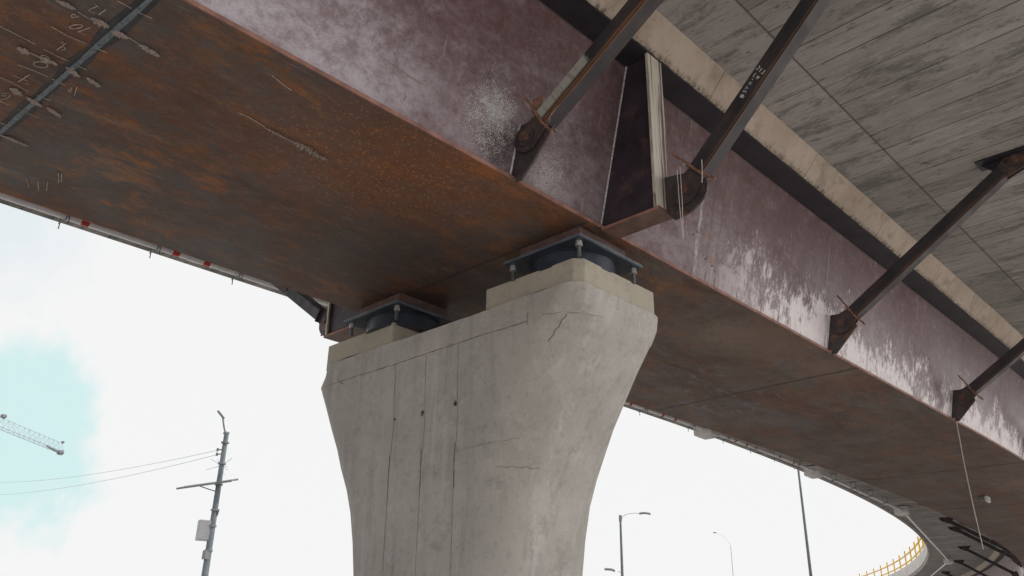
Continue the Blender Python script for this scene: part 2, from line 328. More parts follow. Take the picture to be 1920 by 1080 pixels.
def mat_haunch():
    m = Mat('haunch_concrete', .85, 0, .3); p = m.pos(); x = m.sep(p)
    c = m.mix(m.mr(m.noise(p, 1.3, 6, .6, .3), .3, .7), (.40, .33, .275), (.50, .43, .37))
    c = m.mix(m.mr(m.noise(m.map(p, loc=(3, 3, 3)), 3.2, 8, .75, .5), .50, .66, 0, .6), c, (.27, .22, .165))
    c = m.mix(m.mr(m.noise(m.map(p, loc=(9, 3, 3)), 1.4, 5, .7, .5), .55, .7, 0, .7), c, (.26, .23, .19))
    pit = m.voro(p, 9); c = m.mix(m.math('MULTIPLY', m.mr(pit, .05, .12, 1, 0), .7), c, (.12, .10, .08))
    j = m.math('FRACT', m.math('DIVIDE', m.math('ADD', x[1], 1.11), 2.44)); jn = m.mr(m.math('ABSOLUTE', m.math('SUBTRACT', j, .5)), .0, .004, .8, 0)
    c = m.mix(jn, c, (.06, .05, .04))
    # cement slurry crust along the lower lip
    lip = m.mr(m.math('ADD', x[2], m.math('MULTIPLY', m.noise(m.map(p, (1, 2.5, 1)), 6, 5, .7), -.10)), 7.485, 7.53, 1, 0)
    crust = m.noise(m.map(p, (1, 1.5, .5)), 13, 5, .7)
    c = m.mix(m.math('MULTIPLY', lip, m.mr(crust, .46, .58, .15, .8)), c, (.07, .055, .04))
    m.bump(m.noise(p, 12, 8, .7), .5, .012); return m.done(c)
def mat_strut(name, splash=False, warm=.5):
    m = Mat(name, .42, .0, .5); p = m.objc(); x = m.sep(p)
    c = m.mix(m.mr(m.noise(p, 2.5, 7, .65), .3, .7), (.022, .022, .029), (.046, .040, .045))
    c = m.mix(m.mr(m.noise(m.map(p, (.35, 2, 2)), 5, 8, .7), .54, .70, 0, .8), c, (.105, .062, .045))
    # long rust stain along the lower arris
    ed = m.math('ADD', m.math('ABSOLUTE', m.math('ADD', x[1], .085)), m.math('ABSOLUTE', m.math('ADD', x[2], .085)))
    em = m.mr(m.math('ADD', ed, m.math('MULTIPLY', m.noise(m.map(p, (.6, 3, 3)), 4, 5, .6), .06)), .03, .085, 1, 0)
    c = m.mix(m.math('MULTIPLY', em, warm), c, (.22, .095, .035))
    if splash:
        sx = m.math('ADD', x[0], m.math('MULTIPLY', m.noise(p, 14, 4, .7), .12))
        sp = m.math('MULTIPLY', m.mr(sx, .95, 1.0, 1, 0), m.mr(x[2], -.06, -.02, 0, 1))
        c = m.mix(m.math('MULTIPLY', sp, m.mr(m.noise(m.map(p, (3, 3, .6)), 9, 5, .7), .35, .5, .5, .92)), c, (.42, .42, .37))
    m.bump(m.noise(p, 40, 5, .7), .15, .004); return m.done(c, m.mr(m.noise(p, 6, 5, .6), .3, .7, .32, .6))
def mat_stained_flange():
    m = Mat('cement_streaked_steel', .6, 0, .4); p = m.pos()
    c = m.mix(m.mr(m.noise(m.map(p, (1, 9, .22), loc=(1, .35, 0)), 2.4, 5, .6, .2), .44, .50), (.13, .09, .085), (.62, .57, .50))
    c = m.mix(m.mr(m.noise(m.map(p, (1, 14, .4)), 3.5, 6, .7), .55, .62, 0, .6), c, (.30, .28, .25))
    return m.done(c)
def mat_weld():
    m = Mat('weld_bead', .5, .2, .5); p = m.pos()
    c = m.mix(m.mr(m.noise(p, 40, 4, .7), .35, .6), (.085, .10, .12), (.19, .22, .25)); m.bump(m.noise(p, 50, 3, .6), .6, .006); return m.done(c)
MAT = dict(
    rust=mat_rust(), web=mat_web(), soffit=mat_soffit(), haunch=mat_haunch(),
    pier=mat_concrete('pier_concrete', (.385, .365, .342), (.47, .445, .418), (.58, .565, .55)),
    ped=mat_concrete('bearing_plinth_mortar', (.40, .365, .30), (.46, .42, .35), (.52, .48, .42), False),
    para=mat_concrete('pale_parapet_concrete', (.50, .48, .46), (.60, .58, .56), (.68, .66, .64)),
    box=mat_concrete('drain_box_concrete', (.62, .61, .60), (.70, .69, .68), (.76, .75, .74), False),
    strut=mat_strut('dark_strut_steel', False, .28), strut_splash=mat_strut('dark_strut_steel_with_cement', True, .62),
    flange=simple('dark_flange_steel', (.024, .022, .031), .5, 0, .3, 3), base=simple('bracket_base_steel', (.13, .075, .06), .6, 0, .4, 4, .2, (.19, .095, .055)), edge=simple('reddish_plate_edge', (.28, .14, .11), .65, 0, .4, 4),
    gusset=simple('gusset_steel', (.055, .043, .045), .5, 0, .35, 7, .2, (.15, .075, .045)), stiff=simple('stiffener_steel', (.040, .030, .042), .48, 0, .3, 4, .15, (.10, .06, .06)),
    flstain=mat_stained_flange(), weld=mat_weld(), primer=simple('pale_weld_line', (.50, .50, .50), .6, 0, .4, 30, .5),
    haz=simple('ground_heat_band', (.040, .042, .048), .6, 0, .35, 5), chalk=simple('chalk', (.42, .36, .32), .9, 0, .35, 40), chalk2=simple('chalk_scribble', (.33, .27, .25), .9, 0, .35, 50),
    whitepen=simple('white_marker', (.75, .75, .72), .7, 0, .1, 40),
    blue=simple('blue_black_bearing_paint', (.026, .034, .050), .38, 0, .3, 6, .1), blue_edge=simple('blue_grey_bearing_plate', (.105, .125, .155), .42, 0, .25, 8, .1),
    sole=simple('sole_plate_steel', (.12, .075, .07), .55, 0, .35, 5, .2, (.15, .08, .055)), galv=simple('galvanised_steel', (.44, .45, .44), .38, .6, .15, 20), stud=simple('threaded_stud', (.13, .14, .15), .4, .5, .2, 30),
    rod=simple('rusty_rebar', (.23, .11, .075), .75, 0, .4, 12, .4, (.42, .38, .35)), bolt=simple('rusty_pin', (.12, .062, .045), .6, 0, .4, 20, .3, (.06, .045, .045)),
    pipe=simple('pvc_drain_pipe', (.74, .75, .77), .22, 0, .1, 3, .02), red=simple('red_paint_band', (.48, .035, .025), .45, 0, .15, 10),
    clamp=simple('pipe_bracket_steel', (.22, .23, .24), .45, .4, .2, 10), dclamp=simple('dark_pipe_support', (.07, .07, .08), .5, .2, .2, 10),
    yellow=simple('yellow_paint', (.70, .42, .004), .45, 0, .15, 4, .1), crack=simple('crack_line', (.15, .13, .115), .95, 0, .3, 20), sealed=simple('grey_joint_line', (.25, .25, .235), .9, 0, .3, 14),
    hole=simple('dark_hole', (.015, .014, .013), .9, 0, .1, 5), chip=simple('chipped_grout', (.17, .155, .135), .95, 0, .5, 30, .9),
    string=simple('pale_cord', (.55, .52, .48), .8, 0, .1, 10), pole=simple('grey_pole', (.12, .145, .165), .6, .1, .2, 2, .1, (.12, .13, .14)), cabinet=simple('grey_cabinet', (.34, .34, .36), .5, 0, .1, 3),
    cabs=simple('grey_cabinet_side', (.26, .26, .28), .5, 0, .1, 3), lamp=simple('lamp_housing', (.17, .18, .19), .5, .2, .15, 5), panel=simple('solar_cell_glass', (.06, .075, .11), .25, 0, .1, 5), wire=simple('pale_wire', (.42, .47, .50), .6, 0, .1, 5),
    crane=simple('crane_steel', (.30, .34, .42), .6, 0, .2, .5), lens=simple('camera_dome', (.06, .06, .07), .2, 0, .1, 5))
CHALK = [('w',0.0017,[(-1.2731,0.3203),(-1.2728,0.3324),(-1.2736,0.3451)]),
('w',0.0017,[(-1.2744,0.3579),(-1.2722,0.3815)]),
('w',0.0017,[(-1.3518,0.2845),(-1.3556,0.3056)]),
('w',0.0017,[(-1.427,0.2661),(-1.4321,0.2954),(-1.4286,0.3286)]),
('w',0.0017,[(-1.4291,0.34),(-1.4264,0.3649)]),
('w',0.0017,[(-1.5047,0.2785),(-1.5067,0.3028),(-1.507,0.3237)]),
('w',0.0017,[(-1.5081,0.3371),(-1.5083,0.357)]),
('w',0.0017,[(-1.5907,0.2608),(-1.5869,0.2882),(-1.5871,0.3141)]),
('w',0.0017,[(-1.5888,0.3221),(-1.5903,0.3476)]),
('w',0.0017,[(-1.4947,0.2018),(-1.4977,0.2396),(-1.5009,0.2634)]),
('w',0.0017,[(-1.6589,0.2497),(-1.6597,0.274),(-1.6683,0.3053)]),
('w',0.0017,[(-1.3093,0.297),(-1.3115,0.3024),(-1.3098,0.307),(-1.3138,0.3017),(-1.3276,0.2965),(-1.3345,0.2961),(-1.3345,0.3021),(-1.3316,0.3064)]),
('w',0.0017,[(-1.3086,0.3156),(-1.3316,0.3125)]),
('w',0.0017,[(-1.383,0.3041),(-1.3863,0.3043),(-1.3911,0.3031),(-1.3965,0.3006),(-1.4015,0.2973),(-1.4049,0.2939),(-1.4062,0.291),(-1.4051,0.2893),(-1.4018,0.2891),(-1.397,0.2903),(-1.3916,0.2929),(-1.3867,0.2961),(-1.3832,0.2995),(-1.3819,0.3023),(-1.383,0.3041)]),
('w',0.0017,[(-1.3773,0.3154),(-1.4063,0.3046),(-1.4043,0.3179)]),
('w',0.0017,[(-1.3655,0.2856),(-1.3678,0.2861),(-1.3702,0.286),(-1.3723,0.2853),(-1.3735,0.2842),(-1.3737,0.2828),(-1.3728,0.2815),(-1.371,0.2805),(-1.3687,0.28),(-1.3663,0.2801),(-1.3642,0.2808),(-1.363,0.2819),(-1.3628,0.2833),(-1.3637,0.2846),(-1.3655,0.2856)]),
('w',0.0017,[(-1.3619,0.289),(-1.3684,0.2891)]),
('w',0.0017,[(-1.4547,0.3011),(-1.4889,0.2966),(-1.4807,0.3032),(-1.4739,0.3071),(-1.469,0.303),(-1.4733,0.2991)]),
('w',0.0017,[(-1.4561,0.293),(-1.4619,0.2961)]),
('w',0.0017,[(-1.4539,0.2961),(-1.4593,0.2985)]),
('w',0.0017,[(-1.5495,0.3017),(-1.5545,0.3018),(-1.56,0.2998),(-1.5649,0.2961),(-1.5682,0.2914),(-1.5693,0.2866),(-1.568,0.2828),(-1.5646,0.2807),(-1.5596,0.2806),(-1.5542,0.2827),(-1.5494,0.2864),(-1.546,0.291),(-1.5449,0.2957),(-1.5461,0.2995),(-1.5495,0.3017)]),
('w',0.0017,[(-1.5342,0.2996),(-1.5389,0.2992),(-1.5424,0.2972),(-1.544,0.2939),(-1.5433,0.2901),(-1.5405,0.2865),(-1.5363,0.2838),(-1.5313,0.2825),(-1.5267,0.283),(-1.5233,0.285),(-1.5217,0.2882),(-1.5223,0.292),(-1.525,0.2956),(-1.5293,0.2983),(-1.5342,0.2996)]),
('w',0.0017,[(-1.6062,0.2871),(-1.6493,0.2797),(-1.6413,0.2967)]),
('w',0.0017,[(-1.6339,0.2653),(-1.6311,0.2926)]),
('w',0.0017,[(-1.3534,0.3733),(-1.3579,0.3957)]),
('w',0.0017,[(-1.7217,0.2722),(-1.7203,0.2775),(-1.7123,0.2768),(-1.7144,0.2708),(-1.703,0.2773),(-1.7089,0.284),(-1.726,0.2825),(-1.7419,0.274)]),
('w',0.0017,[(-1.747,0.2755),(-1.7484,0.2951)]),
('w',0.0017,[(-1.7515,0.3112),(-1.7501,0.3515)]),
('w',0.0017,[(-1.6668,0.3207),(-1.6676,0.3465)]),
('w',0.0017,[(-1.8323,0.3003),(-1.8324,0.316)]),
('w',0.0017,[(-1.5966,0.3575),(-1.6097,0.3613)]),
('w',0.0017,[(-1.588,0.3595),(-1.6085,0.3644)]),
('w',0.0017,[(-1.5788,0.366),(-1.6119,0.3733)]),
('w',0.0022,[(-2.0462,0.4209),(-2.0879,0.4402)]),
('w',0.0022,[(-2.0435,0.446),(-2.0895,0.4623)]),
('w',0.0022,[(-2.0257,0.4622),(-2.075,0.4755)]),
('w',0.0022,[(-1.9619,0.4644),(-2.0108,0.4815)]),
('w',0.0022,[(-1.9605,0.4712),(-2.0014,0.4843)]),
('w',0.0022,[(-1.2583,0.612),(-1.2652,0.6359),(-1.2721,0.6644)]),
('w',0.0022,[(-1.4207,0.6304),(-1.4187,0.6538),(-1.426,0.6959)]),
('s',0.0026,[(-1.3491,0.2477),(-1.3522,0.2492),(-1.3483,0.25),(-1.3534,0.2524),(-1.346,0.2512),(-1.3531,0.2533),(-1.3466,0.253),(-1.3521,0.2562),(-1.3438,0.2557),(-1.3542,0.257),(-1.3447,0.2574),(-1.3537,0.2601),(-1.3425,0.2579),(-1.3532,0.2616),(-1.3432,0.2601),(-1.3528,0.2623),(-1.3411,0.263),(-1.3526,0.2646),(-1.341,0.2643),(-1.3532,0.2676),(-1.3422,0.2661),(-1.3518,0.2685),(-1.3433,0.2679),(-1.352,0.2697),(-1.3434,0.2704),(-1.3495,0.2721),(-1.3423,0.2716),(-1.3507,0.2736),(-1.3427,0.2733),(-1.3488,0.2754),(-1.3429,0.2763),(-1.3471,0.2775),(-1.3428,0.277),(-1.3457,0.2786)]),
('s',0.0026,[(-1.3488,0.307),(-1.355,0.3085),(-1.3485,0.3086),(-1.3551,0.3111),(-1.3444,0.3108),(-1.3586,0.314),(-1.3472,0.312),(-1.3605,0.316),(-1.3443,0.3147),(-1.3593,0.3178),(-1.3444,0.3152),(-1.3587,0.3184),(-1.3432,0.3184),(-1.3582,0.32),(-1.345,0.3192),(-1.3607,0.323),(-1.3433,0.3207),(-1.3616,0.3253),(-1.3437,0.3227),(-1.3557,0.3258),(-1.3411,0.3244),(-1.3551,0.3283),(-1.3436,0.3282),(-1.3549,0.3303),(-1.3416,0.3288),(-1.3579,0.3326),(-1.3446,0.3313),(-1.3528,0.3336),(-1.3452,0.3342),(-1.3539,0.336),(-1.3469,0.3353),(-1.3505,0.3368)]),
('s',0.0026,[(-1.3596,0.3448),(-1.3635,0.3452),(-1.3566,0.3456),(-1.3658,0.3483),(-1.3549,0.3474),(-1.3656,0.3509),(-1.3552,0.3485),(-1.3636,0.3528),(-1.3521,0.3513),(-1.3641,0.3545),(-1.3516,0.3527),(-1.3659,0.3567),(-1.3514,0.3547),(-1.363,0.3588),(-1.3497,0.3553),(-1.3656,0.3616),(-1.3504,0.3574),(-1.365,0.3619),(-1.3485,0.3602),(-1.3606,0.363),(-1.3497,0.3623),(-1.3622,0.3669),(-1.3515,0.3637),(-1.3621,0.3672),(-1.3492,0.3654),(-1.3599,0.3702),(-1.3494,0.3683),(-1.3588,0.3709),(-1.3507,0.3703),(-1.3565,0.3735),(-1.3519,0.373)]),
('s',0.0026,[(-1.359,0.3955),(-1.3633,0.3983),(-1.3564,0.3985),(-1.3632,0.4001),(-1.3556,0.4003),(-1.3634,0.4034),(-1.3546,0.4013),(-1.3657,0.4049),(-1.3541,0.4038),(-1.365,0.4072),(-1.3529,0.4053),(-1.3649,0.4096),(-1.3528,0.4084),(-1.3666,0.4126),(-1.353,0.4095),(-1.3688,0.4136),(-1.3551,0.4138),(-1.3668,0.4169),(-1.3557,0.4162),(-1.3657,0.4173),(-1.3543,0.4168),(-1.3673,0.4215),(-1.3535,0.4181),(-1.3661,0.4227),(-1.3548,0.4221),(-1.3666,0.4238),(-1.3562,0.4249),(-1.3657,0.4275),(-1.3539,0.4261),(-1.3663,0.4294),(-1.3569,0.4295),(-1.365,0.4321),(-1.3576,0.4317),(-1.365,0.4336),(-1.3581,0.4323),(-1.3637,0.4349),(-1.3591,0.4346)]),
('s',0.0026,[(-1.5346,0.2435),(-1.541,0.2451),(-1.5305,0.2453),(-1.5423,0.2475),(-1.5299,0.2469),(-1.5428,0.2502),(-1.5312,0.2497),(-1.5431,0.2515),(-1.5316,0.251),(-1.547,0.2546),(-1.5273,0.2535),(-1.547,0.2558),(-1.5288,0.2553),(-1.5445,0.2585),(-1.5287,0.2579),(-1.5416,0.2598),(-1.5303,0.2598),(-1.5426,0.2622),(-1.5333,0.2623),(-1.5401,0.2637),(-1.5346,0.2642)]),
('s',0.0026,[(-1.5337,0.263),(-1.5351,0.2646),(-1.5323,0.2656),(-1.5355,0.2665),(-1.5319,0.2669),(-1.5357,0.2681),(-1.5324,0.2693),(-1.5362,0.2709),(-1.5319,0.2717),(-1.536,0.2724),(-1.5322,0.2739),(-1.5363,0.2754),(-1.5315,0.2751),(-1.5348,0.2765),(-1.5321,0.2779),(-1.5353,0.2792),(-1.5325,0.2793),(-1.5341,0.2813),(-1.5329,0.282)]),
('s',0.0026,[(-1.5309,0.2815),(-1.5368,0.2828),(-1.5299,0.2827),(-1.5359,0.2842),(-1.5295,0.2846),(-1.5362,0.2881),(-1.5289,0.2879),(-1.5389,0.29),(-1.5269,0.2898),(-1.5401,0.2922),(-1.5268,0.2913),(-1.5398,0.2939),(-1.5267,0.2923),(-1.5405,0.2959),(-1.5284,0.2946),(-1.5407,0.2975),(-1.5268,0.2974),(-1.5405,0.2997),(-1.5269,0.299),(-1.5366,0.3022),(-1.5286,0.3023),(-1.5368,0.3029),(-1.5255,0.3036),(-1.5367,0.3057),(-1.5274,0.3057),(-1.536,0.3082),(-1.5264,0.3076),(-1.5373,0.3107),(-1.529,0.3103),(-1.5358,0.3118),(-1.5304,0.3122),(-1.5341,0.3131)]),
('s',0.0026,[(-1.5271,0.329),(-1.5328,0.329),(-1.5258,0.33),(-1.5361,0.3324),(-1.5268,0.3333),(-1.537,0.3342),(-1.5247,0.3354),(-1.54,0.3374),(-1.5254,0.3373),(-1.5398,0.3391),(-1.524,0.3388),(-1.5385,0.3415),(-1.5271,0.3415),(-1.5415,0.3431),(-1.5291,0.3431),(-1.5433,0.3466),(-1.5278,0.3453),(-1.5444,0.3487),(-1.5299,0.3475),(-1.5437,0.3506),(-1.5311,0.3498),(-1.5426,0.3518),(-1.5335,0.3524),(-1.5415,0.3553),(-1.5355,0.3559),(-1.5403,0.3567)]),
('s',0.0026,[(-1.5317,0.3675),(-1.5379,0.3708),(-1.5304,0.3709),(-1.5392,0.3727),(-1.5294,0.3728),(-1.541,0.3743),(-1.5323,0.3757),(-1.5446,0.3772),(-1.5288,0.3768),(-1.5445,0.3804),(-1.5312,0.3797),(-1.5433,0.382),(-1.533,0.3816),(-1.5442,0.3851),(-1.5333,0.3848),(-1.5436,0.3874),(-1.5338,0.386),(-1.5444,0.3897),(-1.5331,0.3896),(-1.5451,0.3908),(-1.5357,0.3914),(-1.5461,0.3933),(-1.5378,0.3946),(-1.5432,0.3966),(-1.5398,0.3967)]),
('s',0.0026,[(-1.681,0.2752),(-1.6873,0.2767),(-1.6806,0.277),(-1.6888,0.2789),(-1.6797,0.2784),(-1.69,0.2805),(-1.6787,0.2816),(-1.6943,0.2831),(-1.6744,0.2821),(-1.6931,0.2861),(-1.6747,0.2851),(-1.6983,0.2873),(-1.6753,0.2873),(-1.6969,0.2906),(-1.6808,0.2892),(-1.6935,0.2919),(-1.6793,0.2918),(-1.6946,0.2946),(-1.6794,0.2943),(-1.6923,0.2957),(-1.6838,0.2961),(-1.6934,0.298),(-1.6848,0.2985),(-1.6911,0.3008)]),
('s',0.0026,[(-1.6894,0.3081),(-1.6962,0.3113),(-1.6898,0.31),(-1.6974,0.3133),(-1.6878,0.3137),(-1.6996,0.3143),(-1.689,0.3156),(-1.7004,0.3168),(-1.6885,0.3174),(-1.7014,0.3197),(-1.6897,0.3189),(-1.7046,0.3228),(-1.6885,0.3212),(-1.7025,0.3246),(-1.6866,0.3239),(-1.7066,0.3272),(-1.6911,0.3269),(-1.7048,0.3294),(-1.689,0.3278),(-1.7041,0.3319),(-1.6928,0.3305),(-1.7026,0.3331),(-1.6929,0.3333),(-1.7039,0.3353),(-1.6949,0.3364),(-1.7031,0.3389),(-1.6954,0.338),(-1.7012,0.3402)]),
('s',0.0026,[(-1.6967,0.3506),(-1.7029,0.352),(-1.6961,0.3525),(-1.7056,0.3553),(-1.6942,0.3547),(-1.707,0.3578),(-1.698,0.3586),(-1.7089,0.3595),(-1.6947,0.3607),(-1.7095,0.3627),(-1.6977,0.362),(-1.7102,0.3658),(-1.6989,0.3653),(-1.7101,0.3679),(-1.6967,0.3682),(-1.7107,0.3698),(-1.7019,0.3704),(-1.7139,0.3733),(-1.7027,0.3727),(-1.7108,0.3747),(-1.7011,0.3747),(-1.7138,0.3783),(-1.7034,0.3772),(-1.7134,0.3807),(-1.7055,0.3795),(-1.7106,0.3817)]),
('s',0.0026,[(-1.8834,0.3153),(-1.8871,0.3178),(-1.8822,0.3182),(-1.8884,0.32),(-1.8815,0.3185),(-1.8888,0.321),(-1.8823,0.3233),(-1.8888,0.3241),(-1.8813,0.325),(-1.8884,0.3274),(-1.8816,0.3286),(-1.8887,0.3302),(-1.8796,0.3289),(-1.8895,0.3313),(-1.8784,0.3314),(-1.8905,0.3335),(-1.8786,0.3326),(-1.8904,0.3372),(-1.8786,0.3363),(-1.8909,0.3381),(-1.8766,0.3388),(-1.8914,0.3432),(-1.8787,0.3403),(-1.8897,0.3432),(-1.8792,0.3427),(-1.8891,0.346),(-1.8792,0.3452),(-1.891,0.3482),(-1.8767,0.3487),(-1.8893,0.3521),(-1.8797,0.3492),(-1.8918,0.3521),(-1.8803,0.3544),(-1.8875,0.356),(-1.8784,0.3542),(-1.8881,0.3596),(-1.8792,0.3568),(-1.8884,0.3613),(-1.8798,0.3588),(-1.8891,0.3616),(-1.8808,0.3611),(-1.889,0.3652),(-1.8792,0.3652),(-1.8882,0.3672),(-1.8807,0.3683),(-1.8853,0.3692),(-1.8805,0.3703),(-1.8853,0.3736),(-1.8819,0.3736)]),
('s',0.0026,[(-1.4277,0.6957),(-1.4307,0.6999),(-1.4276,0.7021),(-1.4312,0.7067),(-1.426,0.7091),(-1.4336,0.7126),(-1.4258,0.7153),(-1.4332,0.7205),(-1.4272,0.7216),(-1.435,0.7271),(-1.4252,0.7258),(-1.4341,0.7316),(-1.4253,0.7311),(-1.4348,0.7384),(-1.4272,0.7366),(-1.4332,0.7436),(-1.4269,0.7436),(-1.4336,0.7468),(-1.428,0.7506),(-1.4337,0.7536),(-1.4289,0.7567),(-1.433,0.7611),(-1.4304,0.7625),(-1.4327,0.7653)]),
('s',0.0026,[(-1.4277,0.7626),(-1.4349,0.7682),(-1.4278,0.7708),(-1.4384,0.7768),(-1.4239,0.7756),(-1.4414,0.7854),(-1.4231,0.7809),(-1.4403,0.7883),(-1.4234,0.7871),(-1.445,0.7971),(-1.4234,0.7899),(-1.4441,0.7995),(-1.4234,0.7954),(-1.441,0.8088),(-1.422,0.8015),(-1.4417,0.8142),(-1.4229,0.8069),(-1.4476,0.8223),(-1.4249,0.8142),(-1.4422,0.822),(-1.4267,0.8233),(-1.4463,0.8304),(-1.4251,0.825),(-1.4459,0.836),(-1.4311,0.8339),(-1.4464,0.8425),(-1.4323,0.842),(-1.4436,0.8497),(-1.4311,0.849),(-1.4449,0.8549),(-1.4328,0.8522),(-1.4411,0.8582),(-1.4353,0.8606)])]
# ------------------------------------------------------------------ ground
def ground():
    mb = MB(); R = 1600
    n = 48; vs = [(0, 0, 0)]; fs = []
    rs = [12, 40, 120, 400, R]
    for r in rs:
        for k in range(n):
            a = 2*math.pi*k/n; vs.append((r*math.cos(a), r*math.sin(a), 0))
    for k in range(n): fs.append((0, 1+k, 1+(k+1) % n))
    for j in range(len(rs)-1):
        for k in range(n): fs.append((1+j*n+k, 1+(j+1)*n+k, 1+(j+1)*n+(k+1) % n, 1+j*n+(k+1) % n))
    mb.add(vs, fs)
    m = Mat('dusty_site_ground', .95, 0, .2); p = m.pos()
    c = m.mix(m.mr(m.noise(p, .12, 8, .65, .4), .35, .65), (.37, .345, .32), (.48, .455, .43)); c = m.mix(m.mr(m.noise(p, 2.5, 8, .7), .5, .7, 0, .5), c, (.27, .24, .21))
    m.bump(m.noise(p, 3, 9, .7), .5, .03)
    o = build('ground', mb, m.done(c)); tag(o, 'dusty concrete and packed earth ground under the viaduct', 'ground', None, 'structure')
ground()

# ------------------------------------------------------------------ alignment of the viaduct (design units)
XC = -1.68
def alignment():
    st = [(0.0, XC, -2.5, 0.0)]; ds = .05; x, y, h = XC, -2.5, 0.0; s = -2.5
    out = [(s, x, y, h)]
    while s < 52:
        k = 0 if s < 4.38 else (.025 if s < 16.67 else (.0275 if s < 18.63 else .0175))
        h += k*ds; x += -math.sin(h)*ds; y += math.cos(h)*ds; s += ds; out.append((s, x, y, h))
    return out
AL = alignment()
def at(s):
    i = max(0, min(len(AL)-2, int((s+2.5)/.05))); a, b = AL[i], AL[i+1]; t = (s-a[0])/.05
    return tuple(a[k]+(b[k]-a[k])*t for k in (1, 2, 3))
def PT(s, u, z):
    x, y, h = at(s); return WP(x+math.cos(h)*u, y+math.sin(h)*u, z)
def stations(a, b):
    out = [a]; s = a
    while s < b-1e-6:
        s = min(b, s+(.9 if s < 3.9 else .25)); out.append(s)
    return out
def sweep(mb, poly, a, b, st=None, jit=None):
    st = st or stations(a, b); n = len(poly); vs = []
    for i, s in enumerate(st):
        for k, (u, z) in enumerate(poly):
            du, dz = jit(i, k) if jit else (0, 0)
            vs.append(PT(s, u+du, z+dz))
    fs = [(i*n+k, i*n+(k+1) % n, (i+1)*n+(k+1) % n, (i+1)*n+k) for i in range(len(st)-1) for k in range(n)]
    fs += [tuple(range(n))[::-1], tuple((len(st)-1)*n+k for k in range(n))]
    return mb.add(vs, fs)
END = 46.0

# ------------------------------------------------------------------ steel box girder
GIR = thing('box_girder', 'long rusted steel box girder with purple-brown webs running over the pier', 'girder', PT(1.575, 0, 1.0))
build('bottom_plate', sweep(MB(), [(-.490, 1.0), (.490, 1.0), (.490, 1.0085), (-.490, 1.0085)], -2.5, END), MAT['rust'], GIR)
for sg in (1, -1):
    build('plate_edge', sweep(MB(), [(sg*.4905, .9995), (sg*.4935, .9995), (sg*.4935, 1.009), (sg*.4905, 1.009)], -2.5, 14), MAT['edge'], GIR)
    build('web', sweep(MB(), [(sg*.477, 1.009), (sg*.481, 1.009), (sg*.586, 1.4745), (sg*.582, 1.4745)], -2.5, END), MAT['web'], GIR)
    build('top_flange', sweep(MB(), [(sg*.535, 1.4755), (sg*.668, 1.4755), (sg*.668, 1.4835), (sg*.535, 1.4835)], -2.5, END), MAT['flange'], GIR)
def weldline(pts, w, mat, nrm, name='weld_line', jit=.3):
    build(name, MB().ribbon(pts, w, .004, nrm, jit), mat, GIR)
# fillet along web and flange
for sg in (1,):
    build('weld_line', MB().tube([PT(s*.12-1, sg*.5845, 1.472) for s in range(80)], .007, 5), MAT['gusset'], GIR)
    build('weld_line', MB().tube([PT(s*.12-1, sg*.4815, 1.0115) for s in range(80)], .006, 5), MAT['edge'], GIR)
# bottom-plate splice near the top left of the view, with its dark heat band
def splice(s, w=.030, skew=.055):
    a = [(PT(s+skew*(t/20-.5), -.49+.98*t/20, 1.0)) for t in range(21)]
    dn = Vector((0, 0, -1))
    build('heat_band', MB().ribbon([p+dn*.0008 for p in a], .11, .0015, dn, .3), MAT['haz'], GIR)
    build('weld_seam', MB().ribbon([p+dn*.002 for p in a], w, .007, dn, .25), MAT['weld'], GIR)
splice(.327, .036, .067)
build('web_splice', MB().tube([PT(3.785-.012*t/20, .4835+.102*t/20, 1.012+.46*t/20) for t in range(21)], .0045, 6), MAT['primer'], GIR)
for s in (3.19, 5.58, 7.25):
    a = [PT(s-.04*(t/20-.5), -.49+.98*t/20, 1.0)+Vector((0, 0, -.001)) for t in range(21)]
    build('weld_seam', MB().ribbon(a, .05, .004, Vector((0, 0, -1)), .3), MAT['gusset'], GIR)
for s in (1.50,):
    a = [PT(s, -.49+.98*t/20, 1.0)+Vector((0, 0, -.001)) for t in range(21)]
    build('weld_seam', MB().ribbon(a, .012, .003, Vector((0, 0, -1)), .3), MAT['haz'], GIR)
# chalk layout marks on the bottom plate
dn = Vector((0, 0, -1)); lift = .0068
for kind, w, pts in CHALK:
    P = [WP(x, y, 1.0) for x, y in pts]; mb = MB()
    if kind == 'w': mb.ribbon([p+dn*lift for p in P], w*S, .0015, dn, .35)
    else:
        for i, (a, b) in enumerate(zip(P, P[1:])):
            e = (b-a)*.06; mb.ribbon([a-e+dn*(lift+.00025*i), a.lerp(b, .5)+dn*(lift+.00025*i), b+e+dn*(lift+.00025*i)], w*S*.85, .0012, dn, .3)
    build('chalk_mark' if kind == 'w' else 'chalk_scribble', mb, MAT['chalk' if kind == 'w' else 'chalk2'], GIR)
# node plates on the webs
GP = [(.483, 1.010), (.5125, 1.1445), (.576, 1.139), (.606, 1.080), (.516, .9925), (.497, .9925), (.497, 1.010)]
def section_plate(mb, poly, s, t, sg):
    x, y, h = at(s); d = Vector((-math.sin(h), math.cos(h), 0))
    return mb.prism([(sg*a, b) for a, b in poly], -t/2, t/2, lambda a, b, q: PT(s, a, b)+d*q)
SP = [1.575+1.35*k for k in range(0, 19)]
right_nodes = [-1.125, -.13, 1.22, 2.925, 4.275, 5.625]; left_nodes = [8.3, 10.6, 12.3, 13.4, 16.3, 19.1, 22.1, 25.0]
for s in right_nodes:
    g = build('gusset_plate', section_plate(MB(), GP, s, .03, 1), MAT['gusset'], GIR, bevel=.004)
    build('weld_line', MB().tube([PT(s-.007, .483, 1.012), PT(s-.007, .5135, 1.143)], .011, 6), MAT['primer'], g)
for s in [1.22]+left_nodes:
    build('gusset_plate', section_plate(MB(), GP, s, .03, -1), MAT['gusset'], GIR, bevel=.004)
